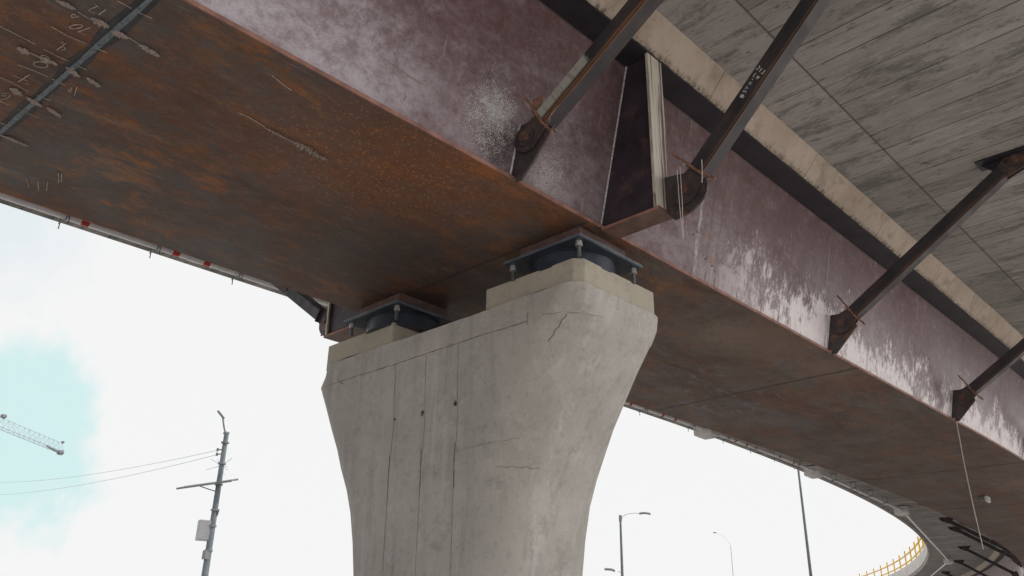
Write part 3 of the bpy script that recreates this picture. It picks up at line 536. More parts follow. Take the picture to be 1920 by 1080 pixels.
# outrigger brackets over the pier
for sg, uo, pin in ((1, .660, (.728, 1.037)), (-1, .765, (.827, 1.080))):
    s0 = 1.5635
    b = build('outrigger_bracket', section_plate(MB(), [(.4825, 1.0095), (.587, 1.474), (uo-.0005, 1.474), (uo-.0005, 1.0095)], s0, .025, sg), MAT['stiff'], GIR)
    build('bracket_flange', MB().prism([(sg*uo, .9995), (sg*(uo+.008), .9995), (sg*(uo+.008), 1.474), (sg*uo, 1.474)], 1.548, 1.612, lambda a, z, y: WP(XC+a, y, z)), MAT['flstain'], b)
    build('bracket_base_plate', MB().prism([(sg*.4945, .9905), (sg*(uo+.015), .9905), (sg*(uo+.015), .9990), (sg*.4945, .9990)], 1.548, 1.618, lambda a, z, y: WP(XC+a, y, z)), MAT['base'], b)
    build('base_plate_edge', MB().prism([(sg*.4945, .9905), (sg*(uo+.014), .9905), (sg*(uo+.014), .9985), (sg*.4945, .9985)], 1.5470, 1.5479, lambda a, z, y: WP(XC+a, y, z)), MAT['edge'], b)
    build('weld_line', MB().tube([WP(XC+sg*(.4845+.105*t/16), 1.559, 1.012+.462*t/16) for t in range(17)], .011, 6), MAT['primer'], b)
    ax, az_ = pin[0]-.036, pin[1]-.005
    arc = [(ax+.098*math.cos(t), az_+.062*math.sin(t)) for t in [math.radians(d) for d in range(-70, 80, 14)]]
    GO = [(uo+.0085, .9985), (uo+.03, az_-.062)]+arc+[(uo+.0085, pin[1]+.063)]
    build('gusset_plate', section_plate(MB(), GO, 1.595, .03, sg), MAT['gusset'], b, bevel=.003)
# cleats and studs left on the web
for (y, z) in ((1.98, 1.135), (2.00, 1.15), (2.06, 1.085), (2.10, 1.075)):
    u = .481+.2257*(z-1.009)
    build('weld_stub', MB().box((-.01, -.022, -.012), (.012, .022, .01), Matrix.Translation(PT(y, u, z))@Matrix.Rotation(.4*y*9, 4, 'X')), MAT['bolt'], GIR, bevel=.012)

# ------------------------------------------------------------------ concrete deck
DECK = thing('bridge_deck', 'grey board-marked concrete deck slab carried on the steel girder', 'bridge deck', PT(1.575, 0, 1.555))
build('slab', sweep(MB(), [(-1.78, 1.548), (-1.735, 1.548), (-1.73, 1.556), (1.73, 1.556), (1.735, 1.548), (1.78, 1.548), (1.78, 1.615), (-1.78, 1.615)], -2.5, END), MAT['soffit'], DECK)
random.seed(5)
JT = {}
def hj(i, k):
    if k in (1, 2): 
        if (i, 0) not in JT: JT[(i, 0)] = (random.uniform(-.0022, .0022)+.0022*math.sin(i*.21), random.uniform(-.0045, .001))
        return JT[(i, 0)] if k == 1 else (JT[(i, 0)][0], 0)
    return 0, 0
hs = [-1+.022*i for i in range(330)]+[6.3+.25*i for i in range(150)]
for sg in (1, -1):
    build('haunch', sweep(MB(), [(sg*.56, 1.4845), (sg*.669, 1.4845), (sg*.676, 1.4885), (sg*.732, 1.5545), (sg*.56, 1.5545)], 0, 0, hs, hj), MAT['haunch'], DECK)
    build('parapet', sweep(MB(), [(sg*1.70, 1.6165), (sg*1.789, 1.6165), (sg*1.789, 1.79), (sg*1.765, 1.875), (sg*1.72, 1.875)], -2.5, END), MAT['para'], DECK)
def head_plate(s, sg):
    p = build('strut_head_plate', section_plate(MB(), [(1.11, 1.5545), (1.31, 1.5545), (1.285, 1.515), (1.225, 1.495), (1.15, 1.515)], s, .03, sg), MAT['flange'], DECK, bevel=.004)
    x, y, h = at(s); M = Matrix.Translation(PT(s, sg*1.21, 1.5535))@Matrix.Rotation(h, 4, 'Z')
    build('anchor_plate', MB().box((-.42, -.16, -.012), (.42, .16, .004), M), MAT['flange'], p)
for s in [-.13, 1.238, 1.611, 2.925, 4.275, 5.625]: head_plate(s, 1)
for s in left_nodes: head_plate(s, -1)

# ------------------------------------------------------------------ diagonal struts
def strut_proto(name, label, length, mat, splash=False, arm=.55):
    """local frame: X along the strut, Y along the bridge; root at the lower pin"""
    r = thing(name, label, 'strut', (0, 0, 0)); L = length; w = .094; ov = .22
    bar = MB().box((ov, -w, -w), (L-ov, w, w)); b = build('bar', bar, mat, r, bevel=.018)
    def clevis(x0, dr):
        for sy in (-1, 1):
            pl = [(x0-dr*.0, 0)]
            arc = [(x0-dr*.155*math.cos(t), .155*math.sin(t)) for t in [math.radians(d) for d in range(-90, 91, 15)]]
            poly = [(x0+dr*.26, -.095)]+arc+[(x0+dr*.26, .095)]
            build('clevis_plate', MB().prism(poly, sy*.030, sy*.052, lambda a, c, d: Vector((a, d, c))), MAT['gusset'], r, bevel=.003)
        pin = build('pin', MB().tube([(x0, -.10, 0), (x0, .10, 0)], .052, 18), MAT['bolt'], r, True)
        build('pin_washer', MB().tube([(x0, -.066, 0), (x0, -.0525, 0)], .095, 20), MAT['gusset'], pin, True)
    clevis(0, 1); clevis(L, -1)
    build('end_plate', MB().box((ov-.012, -.11, -.11), (ov-.001, .11, .11)), MAT['gusset'], r, bevel=.003)
    y = -w-.013
    build('cross_rod', MB().tube([(ov+.02, y, -.30), (ov+.0, y-.004, -.1), (ov+.015, y, .1), (ov+.03, y+.004, .34)], .0135, 8), MAT['rod'], r, True)
    if splash:
        build('steel_cleat', MB().prism([(ov-.02, .095), (ov+.06, .23), (ov+.17, .17), (ov+.10, .095)], -w, -w+.02, lambda a, c, d: Vector((a, d, c))), MAT['rod'], r, bevel=.003)
        build('wire_tie', MB().tube([(ov+.06, y-.01, -.20), (ov+.10, y-.02, -.16), (ov+.22, y-.02, -.15)], .005, 6), MAT['rod'], r)
    return r
def place(r, pin, top, side):
    d = (top-pin); dl = d.length; d.normalize()
    x, y, h = 0, 0, 0
    Y = Vector((0, 0, 1)).cross(d).normalized()          # along the bridge
    if side < 0: pass
    Z = d.cross(Y).normalized()
    r.location = pin; r.rotation_euler = Matrix((d, Y, Z)).transposed().to_euler()
UP, UT = (.5525, 1.100), (1.22, 1.528)
L0 = math.hypot(UT[0]-UP[0], UT[1]-UP[1])*S
GS = 'diagonal struts propping the deck overhang'
p1, t1 = PT(1.22, .540, 1.093), PT(1.238, 1.22, 1.528)
a = strut_proto('diagonal_strut', 'dark strut with orange rusty edge and grey cement splash, left of the pier bracket', (t1-p1).length, MAT['strut_splash'], True); a['group'] = GS; place(a, p1, t1, 1)
p2, t2 = PT(1.595, .728, 1.037), PT(1.611, 1.22, 1.528)
b = strut_proto('diagonal_strut', 'dark strut with white marker writing, pinned to the pale edge of the pier bracket', (t2-p2).length, MAT['strut']); b['group'] = GS; place(b, p2, t2, 1)
# marker writing on the flank of that strut (local X along, Z up the flank)
fl = -.0955
def wl(pts, wr): wr.ribbon([Vector((x, fl, z)) for x, z in pts], .0065, .002, Vector((0, -1, 0)), .3)
GLY = {'8': [[(0, .2), (.3, .3), (.5, .5), (.3, .75), (.5, 1), (.8, .8), (.5, .5), (.9, .3), (.5, 0), (.1, .15), (.5, .5)]], '1': [[(.4, 1), (.5, 0)]], '2': [[(.1, .8), (.4, 1), (.8, .8), (.7, .5), (.1, 0), (.9, .05)]],
       '3': [[(.1, .9), (.6, 1), (.8, .75), (.4, .5), (.85, .3), (.5, 0), (.1, .1)]], 'L': [[(.2, 1), (.2, 0), (.8, .1)]], 'W': [[(.0, .9), (.3, .1), (.5, .8), (.7, .1), (1, .9)], [(.2, .5), (.8, .5)]],
       '#': [[(.3, 1), (.2, 0)], [(.7, 1), (.6, 0)], [(0, .65), (1, .7)], [(0, .3), (1, .35)]], 'C': [[(.9, .8), (.5, 1), (.1, .5), (.5, 0), (.9, .2)]], 'V': [[(.1, 1), (.5, 0), (.9, 1)]], 'N': [[(.1, 0), (.1, 1), (.9, 0), (.9, 1)]], '-': [[(.2, .5), (.8, .5)]]}
def write(txt, x0, z0, dx, dz, h, adv):
    ax = Vector((dx, dz)).normalized(); ay = Vector((-ax.y, ax.x)); p = Vector((x0, z0))
    for ch in txt:
        wr = MB()
        for st in GLY.get(ch, []):
            wl([tuple(p+ax*(gx*h*.75)+ay*(gy*h)) for gx, gy in st], wr)
        o_ = build('marker_character', wr, MAT['whitepen'], None); o_.parent = b
        p = p+ax*adv
LB = (t2-p2).length
write('#', LB*.372, -.015, 1, .06, .05, .05); write('2V', LB*.392, .0, 1, .06, .035, .04); write('N-', LB*.425, .0, 1, .06, .035, .04); write('LW', LB*.455, .045, -.25, -1, .042, .044); write('213', LB*.482, .062, -.25, -1, .042, .042)

proto = strut_proto('diagonal_strut', '', L0, MAT['strut']); proto['group'] = GS
rl = {-1.125: None, -.13: None, 2.925: 'plain dark strut right of the pier, both its ends in view', 4.275: 'dark strut cut by the right photo edge, long pale cord hanging below its foot', 5.625: 'farthest steel strut on the right side, just outside the photo frame'}
first = True
for s in (2.925, 4.275, 5.625):
    o = proto if first else copy_tree(proto); first = False
    place(o, PT(s, *UP), PT(s, *UT), 1); o['label'] = rl[s]
o = copy_tree(proto); place(o, PT(1.595, -.827, 1.080), PT(1.611, -1.49, 1.528), -1); o['label'] = 'short visible foot of a steel strut left of the pier, pinned beside the left bearing'
ORD = ['first', 'second', 'third', 'fourth', 'fifth', 'sixth', 'seventh', 'eighth', 'ninth', 'tenth', 'eleventh', 'twelfth', 'thirteenth', 'fourteenth', 'fifteenth']
for k, s in enumerate(left_nodes):
    o = copy_tree(proto); place(o, PT(s, -UP[0], UP[1]), PT(s, -UT[0], UT[1]), -1)
    o['label'] = '%s dark strut under the far curving deck, counting away from the pier' % ORD[k]

# ------------------------------------------------------------------ pier with plinths
PIER = thing('bridge_pier', 'grey concrete pier flaring upward to a wide head under the girder', 'pier', WP(-1.81, 1.66, -EYE/S))
def pier():
    prof = [(-EYE/S, .318, -1.806, .135), (.05, .320, -1.806, .135), (.16, .329, -1.806, .135), (.25, .344, -1.809, .135), (.34, .366, -1.812, .135), (.41, .394, -1.814, .135), (.48, .431, -1.818, .135), (.544, .462, -1.818, .135), (.61, .502, -1.818, .135), (.69, .546, -1.816, .13), (.762, .589, -1.812, .125), (.767, .588, -1.810, .115), (.80, .572, -1.784, .085), (.835, .562, -1.768, .060)]
    Z = [p[0] for p in prof]; zz = []
    for i in range(len(prof)-1):
        n = max(1, int((Z[i+1]-Z[i])/.03)); zz += [Z[i]+(Z[i+1]-Z[i])*k/n for k in range(n)]
    zz.append(Z[-1]); m = 20; ring = []
    y0, y1 = 1.470, 1.888
    def outline(hw, xc, r):
        P = []
        rb = max(r, .100)
        for cx, cy, a0, q in ((xc+hw-r, y0+r, -90, r), (xc+hw-rb, y1-rb, 0, rb), (xc-hw+rb, y1-rb, 90, rb), (xc-hw+r, y0+r, 180, r)):
            for k in range(m+1):
                a = math.radians(a0+90*k/m); P.append((cx+q*math.cos(a), cy+q*math.sin(a)))
        # subdivide long straight sides
        out = []
        for i in range(len(P)):
            a, b = P[i], P[(i+1) % len(P)]; d = math.dist(a, b); n = 30 if (d > .08 and i in (m, 2*m+1, 3*m+2, 4*m+3)) or i in (m, 2*m+1, 3*m+2, 4*m+3) else 1
            out += [(a[0]+(b[0]-a[0])*k/n, a[1]+(b[1]-a[1])*k/n) for k in range(n)]
        return out
    vs = []; N = None
    for z in zz:
        v = [np.interp(z, Z, [p[j] for p in prof]) for j in (1, 2, 3)]
        o = outline(*v); N = len(o)
        for k, (x, y) in enumerate(o):
            dz = 0
            if z == zz[-1]: dz = .006*(mnoise.noise(Vector((x*9, y*9, 1)))-.1)+.003*mnoise.noise(Vector((x*30, y*30, 4)))
            vs.append(WP(x, y, z+dz))
    fs = [(i*N+k, i*N+(k+1) % N, (i+1)*N+(k+1) % N, (i+1)*N+k) for i in range(len(zz)-1) for k in range(N)]
    fs += [tuple((len(zz)-1)*N+k for k in range(N)), tuple(range(N))[::-1]]
    build('column', MB().add(vs, fs), MAT['pier'], PIER, True, 0, 32)
    # mortar plinths
    def plinth(x0, x1, yf, yb, zt, ch, name):
        poly = [(x0, yf), (x1-ch, yf), (x1, yf+ch), (x1, yb), (x0, yb)]
        mb = MB(); mb.prism(poly, .818, zt, lambda a, b, d: WP(a, b, d)); return build(name, mb, MAT['ped'], PIER, bevel=.008)
    plinth(-1.552, -1.213, 1.486, 1.815, .905, .022, 'plinth'); plinth(-2.312, -1.958, 1.4795, 1.80, .907, .002, 'plinth')
    n = Vector((0, -1, 0)); Y = 1.4693
    def line(pts, w, mat, name='crack', wob=.0015, step=.02):
        P = []
        for a, b in zip(pts, pts[1:]):
            k = max(1, int(math.dist(a, b)/step))
            P += [(a[0]+(b[0]-a[0])*i/k, a[1]+(b[1]-a[1])*i/k) for i in range(k)]
        P.append(pts[-1])
        build(name, MB().ribbon([WP(x+random.uniform(-wob, wob), Y, z+random.uniform(-wob, wob)) for x, z in P], w, .0015, n, .6), MAT[mat], PIER)
    line([(-2.205, .7605), (-1.90, .7595), (-1.62, .763), (-1.38, .762)], .0062, 'crack'); line([(-2.225, .771), (-2.19, .748)], .008, 'crack'); line([(-1.375, .786), (-1.378, .752)], .008, 'crack')
    line([(-2.30, .7605), (-2.205, .7605)], .006, 'sealed')
    for x, a, b in ((-1.915, .752, .16), (-1.774, .757, .10), (-1.637, .762, .10)):
        line([(x-.004, a), (x+.006, (a+b)/2+.1), (x, (a+b)/2), (x+.004, b)], .0048, 'sealed', 'joint_line', .0012, .03)
        line([(x-.002, .48), (x+.002, .36)], .006, 'crack', 'joint_line', .002, .012)
    line([(-1.636, .455), (-1.50, .462), (-1.40, .458)], .004, 'sealed')
    def ringline(z, a0, a1, w, mat, name):
        v = [float(np.interp(z, Z, [p[j] for p in prof])) for j in (1, 2, 3)]; hw, xc, r = v; P = []
        for k in range(25):
            a = math.radians(a0+(a1-a0)*k/24); P.append(WP(xc+hw-r+(r+.0006)*math.cos(a), y0+r+(r+.0006)*math.sin(a), z+.002*math.sin(k*.9)))
        build(name, MB().tube(P, w, 5), MAT[mat], PIER)
    ringline(.7655, -85, 0, .0028, 'sealed', 'joint_line'); ringline(.40, -62, -12, .0035, 'sealed', 'crack')
    zc = [.762-.0045*i for i in range(15)]; P = []
    for i, z in enumerate(zc):
        hw, xc, r = [float(np.interp(z, Z, [p[j] for p in prof])) for j in (1, 2, 3)]; a = math.radians(-50+.9*math.sin(i*1.3)-i*.45)
        P.append(WP(xc+hw-r+(r+.0006)*math.cos(a), y0+r+(r+.0006)*math.sin(a), z))
    build('crack', MB().tube(P, .0045, 5), MAT['crack'], PIER)
    for x, z, r in ((-1.906, .586, .020), (-1.780, .585, .032), (-1.643, .587, .032)):
        c = WP(x, Y, z); P = []
        for k in range(16):
            a = 2*math.pi*k/16; rr = r*random.uniform(.65, 1.15); P.append((rr*math.cos(a), rr*1.2*math.sin(a)))
        h = build('tie_hole', MB().prism(P, 0, -.003, lambda a, b, d: c+Vector((a, d, b))), MAT['chip'], PIER)
        build('hole_mouth', MB().tube([c+Vector((r*.1, -.0035, 0)), c+Vector((r*.1, -.006, 0))], r*.45, 12), MAT['hole'], h)
pier()

# ------------------------------------------------------------------ bearings
def bearing(cx, cy, label, sx=.106, bx=.137):
    r = thing('pot_bearing', label, 'bearing', WP(cx, cy, .905), 0, 'pot bearings between pier and girder')
    build('sole_plate', MB().box(tuple(WP(cx-sx, cy-sx*.95, .9555)), tuple(WP(cx+sx, cy+sx*.95, .9985))), MAT['sole'], r, bevel=.006)
    build('top_plate', MB().box(tuple(WP(cx-bx, cy-bx, .9475)), tuple(WP(cx+bx, cy+bx, .9550))), MAT['blue_edge'], r, bevel=.004)
    build('under_plate', MB().box(tuple(WP(cx-bx+.002, cy-bx+.002, .9445)), tuple(WP(cx+bx-.002, cy+bx-.002, .9473))), MAT['blue'], r)
    build('ring', MB().tube([WP(cx, cy, .9415), WP(cx, cy, .9443)], .122*S, 64), MAT['blue'], r, True)
    build('pot', MB().tube([WP(cx, cy, .900), WP(cx, cy, .9413)], .116*S, 64), MAT['blue'], r, True)
    for i, j in ((-1, -1), (1, -1), (-1, 1), (1, 1)):
        x, y = cx+i*(bx-.020), cy+j*(bx-.020)
        b = build('anchor_bolt', MB().tube([WP(x, y, .900), WP(x, y, .944)], .021, 14), MAT['stud'], r, True)
        build('nut', MB().tube([WP(x, y, .9290), WP(x, y, .9355)], .038, 6), MAT['galv'], b)
        build('nut', MB().tube([WP(x, y, .9358), WP(x, y, .9443)], .034, 6), MAT['galv'], b)
bearing(-1.327, 1.600, 'blue-black pot bearing on the near plinth at the right of the pier head')
bearing(-2.036, 1.575, 'blue-black pot bearing at the left end of the pier head, half hidden behind it')

# ------------------------------------------------------------------ drain pipe under the left deck edge
PU, PZ, PR = -1.612, 1.503, .0135
random.seed(9)
boxes = [(3.45, -1.60), (5.62, -1.60), (7.80, -1.595), (10.95, -1.53), (18.6, -1.42), (26.0, -1.30)]
knots = [(-2.4, PU)]+boxes
DP = thing('drain_pipe', 'long grey drain pipe with red bands slung under the left edge of the deck', 'pipe', PT(.8, PU, PZ))
def pseg(a, b, ua, ub, name='pipe'):
    straight = a > 7
    n = 2 if straight else max(2, int((b-a)/.2))
    if straight: P = [PT(a, ua, PZ), PT(b, ub, PZ)]
    else: P = [PT(a+(b-a)*i/n, ua+(ub-ua)*i/n, PZ) for i in range(n+1)]
    return build(name, MB().tube(P, PR*S, 20), MAT['pipe'], DP, True)
for (a, ua), (b, ub) in zip(knots, knots[1:]): pseg(a, b, ua, ub)
def pu(s):
    for (a, ua), (b, ub) in zip(knots, knots[1:]):
        if a <= s <= b: return ua+(ub-ua)*(s-a)/(b-a)
    return PU
def ring(s, w, mat, name, k=1.03):
    build(name, MB().tube([PT(s-w/2, pu(s), PZ), PT(s+w/2, pu(s), PZ)], PR*S*k, 20), MAT[mat], DP, True)
for s in (.915, 1.292, 1.432, 2.4, 4.55, 4.96, 5.126, 6.07, 6.27, 7.24): ring(s, .030, 'red', 'red_band')
for s in (1.372, 3.0, 5.3): ring(s, .05, 'pipe', 'coupling', 1.14)
def bracket(s):
    c = PT(s, pu(s), PZ); x, y, h = at(s); M = Matrix.Translation(c)@Matrix.Rotation(h, 4, 'Z')
    g = MB(); q = lambda *p: M@Vector(p); r = PR*S
    g.tube([q(-.10, .01, .20), q(-.10, .01, -.02), q(-.04, .0, -r-.025), q(.06, 0, -r-.02), q(.11, -.01, .0), q(.11, -.01, .20)], .011, 6)
    g.tube([q(.13, .02, -.005), q(-.16, -.03, -.085)], .013, 6)
    g.tube([q(.10, .03, .02), q(.10, .03, -.17)], .009, 6); g.tube([q(-.12, -.03, .02), q(-.12, -.03, -.19)], .009, 6)
    g.box((-.13, -.02, .18), (.13, .02, .20), M)
    build('bracket', g, MAT['clamp'], DP)
for s in (.10, .472, .842, 1.208, 1.587, 1.96, 2.33, 2.70, 3.07, 4.30, 4.72, 5.38, 5.93, 6.42, 6.9, 7.35, 8.3, 8.9, 9.5, 10.1): bracket(s)
DL = ['pale concrete drain box nearest the pier hidden behind it', 'pale concrete drain box under the deck edge just right of the pier', 'second pale concrete drain box right of the pier, above the thin mast', 'pale drain junction where the pipe bends near the start of the yellow railing', 'pale drain junction where the pipe turns back below the far deck', 'farthest drain junction under the looping deck']
for k, (s, u) in enumerate(boxes):
    x, y, h = at(s); c = PT(s, u-.01, 1.5); q = .20
    r = thing('drain_box', DL[k], 'drain box', c, h, 'drain boxes under the deck edge')
    mb = MB(); w, d, zt, zb = .31, .25, .19, -.22
    vs = [(-w, -d, zt), (w, -d, zt), (w, d, zt), (-w, d, zt), (-w, -d, zb+.08), (w, -d, zb+.08), (w, d, zb+.08), (-w, d, zb+.08), (-w*.5, -d*.7, zb), (w*.5, -d*.7, zb), (w*.5, d*.7, zb), (-w*.5, d*.7, zb)]
    mb.add(vs, [(0, 1, 2, 3), (0, 4, 5, 1), (1, 5, 6, 2), (2, 6, 7, 3), (3, 7, 4, 0), (4, 8, 9, 5), (5, 9, 10, 6), (6, 10, 11, 7), (7, 11, 8, 4), (8, 11, 10, 9)])
    o = build('body', mb, MAT['box'], None, bevel=.01); o.parent = r
    o = build('cover', MB().box((-w*.8, -d-.012, -.02), (w*.8, -d-.001, .14)), MAT['box'], None, bevel=.004); o.parent = r

# ------------------------------------------------------------------ yellow railing on the far parapet
RL = thing('parapet_railing', 'yellow painted metal railing on top of the white parapet of the far curve', 'railing', PT(18, -1.745, 1.8755))
for z in (1.945, 2.125):
    P = [PT(12+.25*i, -1.745, z) for i in range(int(28/.25))]
    build('rail', MB().tube(P, .07, 8), MAT['yellow'], RL, True)
s = 12.0
while s < 40:
    build('post', MB().tube([PT(s, -1.745, 1.8755), PT(s, -1.745, 2.237)], .075, 8), MAT['yellow'], RL, True); s += 1.15

# ------------------------------------------------------------------ cords
def cord(name, pts, r, label):
    o = build(name, MB().tube(pts, r, 6), MAT['string'], None); tag(o, label, 'cord', 'cords hanging from the girder')
b0 = WP(-.953, 1.56, 1.085)
cord('hanging_cord', [b0, b0+Vector((.0, .0, -.4)), b0+Vector((.004, .004, -.62)), b0+Vector((.010, .004, -.765))], .0035, 'pale looped cord hanging over the web in front of the written strut foot')
cord('hanging_cord', [b0+Vector((.030, .01, .03)), b0+Vector((.028, .01, -.30)), b0+Vector((.020, .004, -.6)), b0+Vector((.014, .004, -.77))], .0035, 'second pale cord twisted beside the looped one before the written strut foot')
c0 = WP(-1.176, 4.27, .992)
cord('hanging_cord', [c0, c0+Vector((-.01, .0, -.9)), c0+Vector((.0, .02, -1.7)), c0+Vector((.02, .03, -2.35))], .009, 'long pale cord hanging from the foot of the strut at far right')
d0 = WP(-.882, 1.56, 1.085)
cord('hanging_cord', [d0, d0+Vector((-.01, .01, -.12)), d0+Vector((-.03, .02, -.24))], .0045, 'short frayed cord tied to the cross rod of the written strut')

# lamp fixed under the far girder
fx = thing('inspection_lamp', 'small pale fitting fixed under the far girder plate at lower right', 'lamp', WP(-1.757, 6.724, .9985))
build('housing', MB().box(tuple(WP(-1.80, 6.70, .972)), tuple(WP(-1.76, 6.76, .9984))), MAT['lamp'], fx, bevel=.02); build('pale_face', MB().box(tuple(WP(-1.7595, 6.69, .955)), tuple(WP(-1.74, 6.77, .9984))), MAT['box'], fx, bevel=.02)

# ------------------------------------------------------------------ things standing beyond the bridge
RX = Vector((.716, .698, 0)); FW = Vector((-.698, .716, 0)); UPV = Vector((0, 0, 1))
def far(dx, dy, D, tan=None): return Vector((dx*D, dy*D, 0 if tan is None else EYE+D*tan))
def uni(d): return Vector((d[0], d[1], 0))
def utility_pole():
    D = 44; k = .0252; base = far(-.8938, .4484, D); top = far(-.8938, .4484, D, .213); H = top.z
    T = thing('utility_pole', 'tall slanted-looking grey utility pole with lamp, solar panel and cabinet at lower left', 'utility pole', base)
    def q(dx, dz, f=0): return top+RX*dx*k+UPV*dz*k+FW*f          # pixels measured from the pole top
    build('shaft', MB().tube([base, base+UPV*H*.5, top], .19, 14, True, .115), MAT['pole'], T, True)
    for z in (-18, -60, -101, -150, -180, -225): build('band', MB().tube([q(0, z), q(0, z-3)], .20, 12), MAT['lamp'], T)
    build('pole_cap', MB().box((-.17, -.1, -.05), (.12, .1, .05), Matrix.Translation(top)), MAT['lamp'], T)
    arm = build('lamp_arm', MB().tube([q(-1, -4), q(-5, 6), q(-9, 18), q(-12, 30)], .045, 8), MAT['pole'], T, True)
    M = Matrix.Translation(q(-17, 37))@Matrix.Rotation(math.radians(44.3), 4, 'Z')@Matrix.Rotation(math.radians(47), 4, 'Y')
    build('lamp_head', MB().box((-.27, -.14, -.045), (.24, .14, .055), M), MAT['lamp'], arm, bevel=.03)
    for z in (-33, -42): build('insulator', MB().tube([q(2, z), q(-13, z-1)], .03, 6).tube([q(-13, z-4), q(-13, z+2)], .055, 8), MAT['lamp'], T)
    sp = MB()
    for a, l in ((30, 27), (55, 16), (125, 14), (150, 24), (205, 28), (235, 12), (300, 26), (325, 22), (345, 14), (90, 0)):
        if l: sp.tube([q(0, -65), q(l*math.cos(math.radians(a)), -65+l*.9*math.sin(math.radians(a)), .35*math.sin(a))], .014, 5)
    build('spike_fan', sp, MAT['wire'], T)
    ctr = q(-22, -101); M = Matrix.Translation(ctr)@Matrix.Rotation(math.radians(44.3), 4, 'Z')@Matrix.Rotation(math.radians(-9), 4, 'Y')@Matrix.Rotation(math.radians(14), 4, 'X')
    pn = build('solar_panel', MB().box((-1.33, -.55, -.02), (1.33, .55, .02), M), MAT['panel'], T); build('panel_frame', MB().box((-1.34, -.56, -.06), (1.34, -.551, .03), M).box((-1.34, .551, -.06), (1.34, .56, .03), M), MAT['lamp'], pn)
    build('panel_brace', MB().tube([q(-40, -105), q(-14, -113), q(-2, -116)], .025, 6).tube([q(5, -101), q(3, -116)], .025, 6), MAT['lamp'], T)
    cam = build('camera_arm', MB().tube([q(-3, -146), q(5, -146), q(5, -150)], .022, 6), MAT['lamp'], T); build('dome_camera', MB().tube([q(5, -150), q(5, -155), q(5, -159), q(4.5, -163)], .10, 12, True, .05), MAT['lens'], cam, True)
    M = Matrix.Translation(q(-14, -190))@Matrix.Rotation(math.radians(44.3+28), 4, 'Z')
    cb = build('cabinet', MB().box((-.33, -.26, -.47), (.33, .26, .47), M), MAT['cabinet'], T, bevel=.01); build('cabinet_door', MB().box((-.30, -.272, -.43), (.30, -.2602, .43), M), MAT['cabs'], cb)
    build('bracket', MB().box((-.02, -.1, -.2), (.3, .1, .2), Matrix.Translation(q(-7, -235))), MAT['lamp'], T)
    for i, (z, e) in enumerate(((-34, (-.9555, .2948, .160)), (-43, (-.9555, .2948, .1455)))):
        A = q(-13, z-1); B = far(-.9713, .2378, 95, .137 if i == 0 else .124)
        P = [A.lerp(B, t/14)+UPV*(-.5*4*(t/14)*(1-t/14)) for t in range(15)]
        w = build('overhead_wire', MB().tube(P, .014, 5), MAT['wire'], None); tag(w, ['upper pale overhead wire running left from the utility pole', 'lower pale overhead wire running left from the utility pole'][i], 'wire', 'overhead wires')
utility_pole()
def lamp_post():
    D = 63; k = .0372; base = far(-.5985, .8011, D); top = far(-.5985, .8011, D, .1341)
    T = thing('lamp_post', 'grey street lamp post with two arms right of the pier', 'lamp post', base)
    def q(dx, dz): return top+RX*dx*k+UPV*dz*k
    build('shaft', MB().tube([base, top], .14, 12, True, .075), MAT['pole'], T, True)
    build('top_bracket', MB().tube([q(0, 1), q(0, -11)], .11, 8).tube([q(0, -4), q(4, -5)], .04, 6), MAT['lamp'], T)
    for pts, hd in (([(1, -4), (12, 3), (26, 5.5), (38, 5)], [(38, 4.6), (44, 6), (52, 6), (60, 4.5)]), ([(2, -110), (-6, -105), (-14, -103), (-18, -102.5)], [(-14, -104), (-20, -101.5), (-28, -101), (-34, -101)])):
        arm = build('lamp_arm', MB().tube([q(*p) for p in pts], .022, 6), MAT['galv'], T)
        build('lamp_head', MB().tube([q(*p) for p in hd[:2]]+[q(*hd[2]), q(*hd[3])], .085, 8), MAT['lamp'], arm, True)
lamp_post()
b = far(-.4235, .9059, 70); t = b+UPV*14.6
T = thing('slender_mast', 'tall thin grey mast whose top passes behind the deck edge', 'mast', b)
build('shaft', MB().tube([b, b+UPV*7, t], .15, 12, True, .08), MAT['pole'], T, True); build('base_flange', MB().tube([b, b+UPV*.05], .3, 12), MAT['lamp'], T)
b = far(-.4961, .8683, 95); t = far(-.4961, .8683, 95, .1003)
T = thing('street_lamp', 'hair-thin distant street lamp standing left of the tall mast', 'street lamp', b)
build('shaft', MB().tube([b, t], .06, 8, True, .035), MAT['wire'], T); a_ = build('lamp_arm', MB().tube([t, t+RX*-.7+UPV*.95, t+RX*-1.45+UPV*1.3], .012, 5), MAT['wire'], T); build('lamp_head', MB().tube([t+RX*-1.45+UPV*1.3, t+RX*-1.75+UPV*1.32], .06, 6), MAT['lamp'], a_)

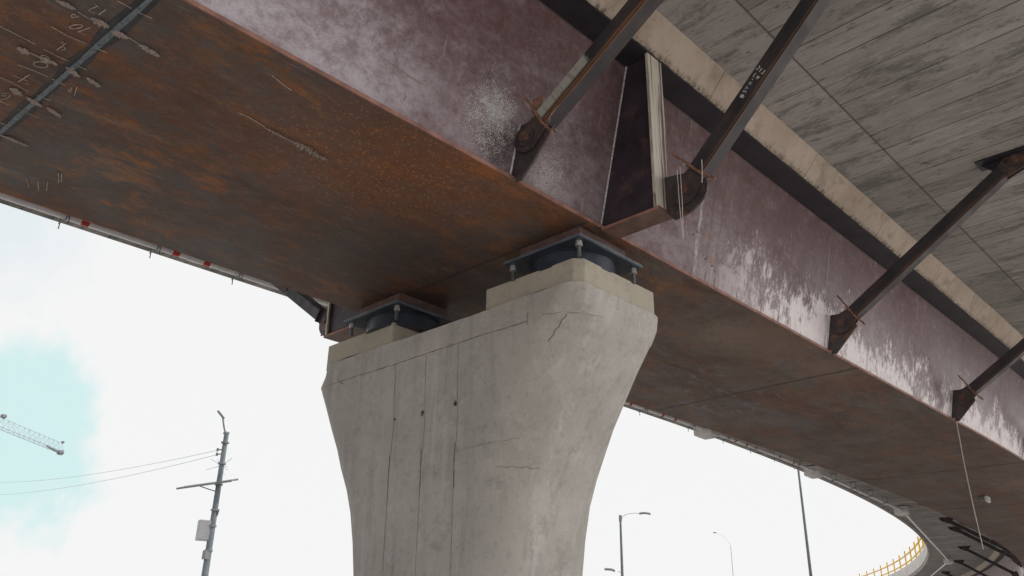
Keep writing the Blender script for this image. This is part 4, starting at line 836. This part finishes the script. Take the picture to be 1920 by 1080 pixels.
# tower crane, only the jib tip shows
def crane():
    tip = far(-.9551, .2962, 165.4, .1745); d = Vector((12.3, -13.2, 0)).normalized(); sd = Vector((-d.y, d.x, 0)); L = 62
    mast = tip+d*48; T = thing('tower_crane', 'blue-grey lattice jib tip of a distant tower crane at far left', 'tower crane', (mast.x, mast.y, 0))
    g = MB(); hh, w, n = 1.55, .65, 34; stp = 1.5
    def A(i): return tip+d*(i*stp)+UPV*hh
    def Bq(i, s_): return tip+d*(i*stp)+sd*(w*s_)
    for i in range(n):
        g.tube([A(i), A(i+1)], .045, 5)
        for s_ in (-1, 1):
            g.tube([Bq(i, s_), Bq(i+1, s_)], .055, 5); g.tube([A(i), Bq(i, s_)], .022, 4); g.tube([A(i+1), Bq(i, s_)], .016, 4)
        g.tube([Bq(i, -1), Bq(i, 1)], .03, 4)
    build('jib', g, MAT['crane'], T)
    build('tip_sheave', MB().box((-.5, -.5, -.45), (.5, .5, .35), Matrix.Translation(tip)).box((-.3, -.3, -.1), (.3, .3, .3), Matrix.Translation(tip+UPV*(hh+.1))), MAT['lamp'], T, bevel=.15)
    build('walkway', MB().tube([tip+d*1-UPV*.1, tip+d*4.5+UPV*.15], .22, 6), MAT['lamp'], T)
    build('aviation_light', MB().box((-.4, -.4, -.25), (.4, .4, .3), Matrix.Translation(tip+d*18+UPV*(hh+.3))), MAT['lamp'], T, bevel=.1)
    m = MB(); z = 0
    while z < mast.z:
        for a, b in (((-1, -1), (1, -1)), ((1, -1), (1, 1)), ((1, 1), (-1, 1)), ((-1, 1), (-1, -1))):
            m.tube([Vector((mast.x+a[0], mast.y+a[1], z)), Vector((mast.x+a[0], mast.y+a[1], z+3))], .09, 4); m.tube([Vector((mast.x+a[0], mast.y+a[1], z)), Vector((mast.x+b[0], mast.y+b[1], z+3))], .05, 4)
        z += 3
    build('mast', m, MAT['crane'], T); g = MB().box((-.8, -.8, 0), (.8, .8, 5), Matrix.Translation(mast)); build('tower_head', g, MAT['crane'], T)
crane()
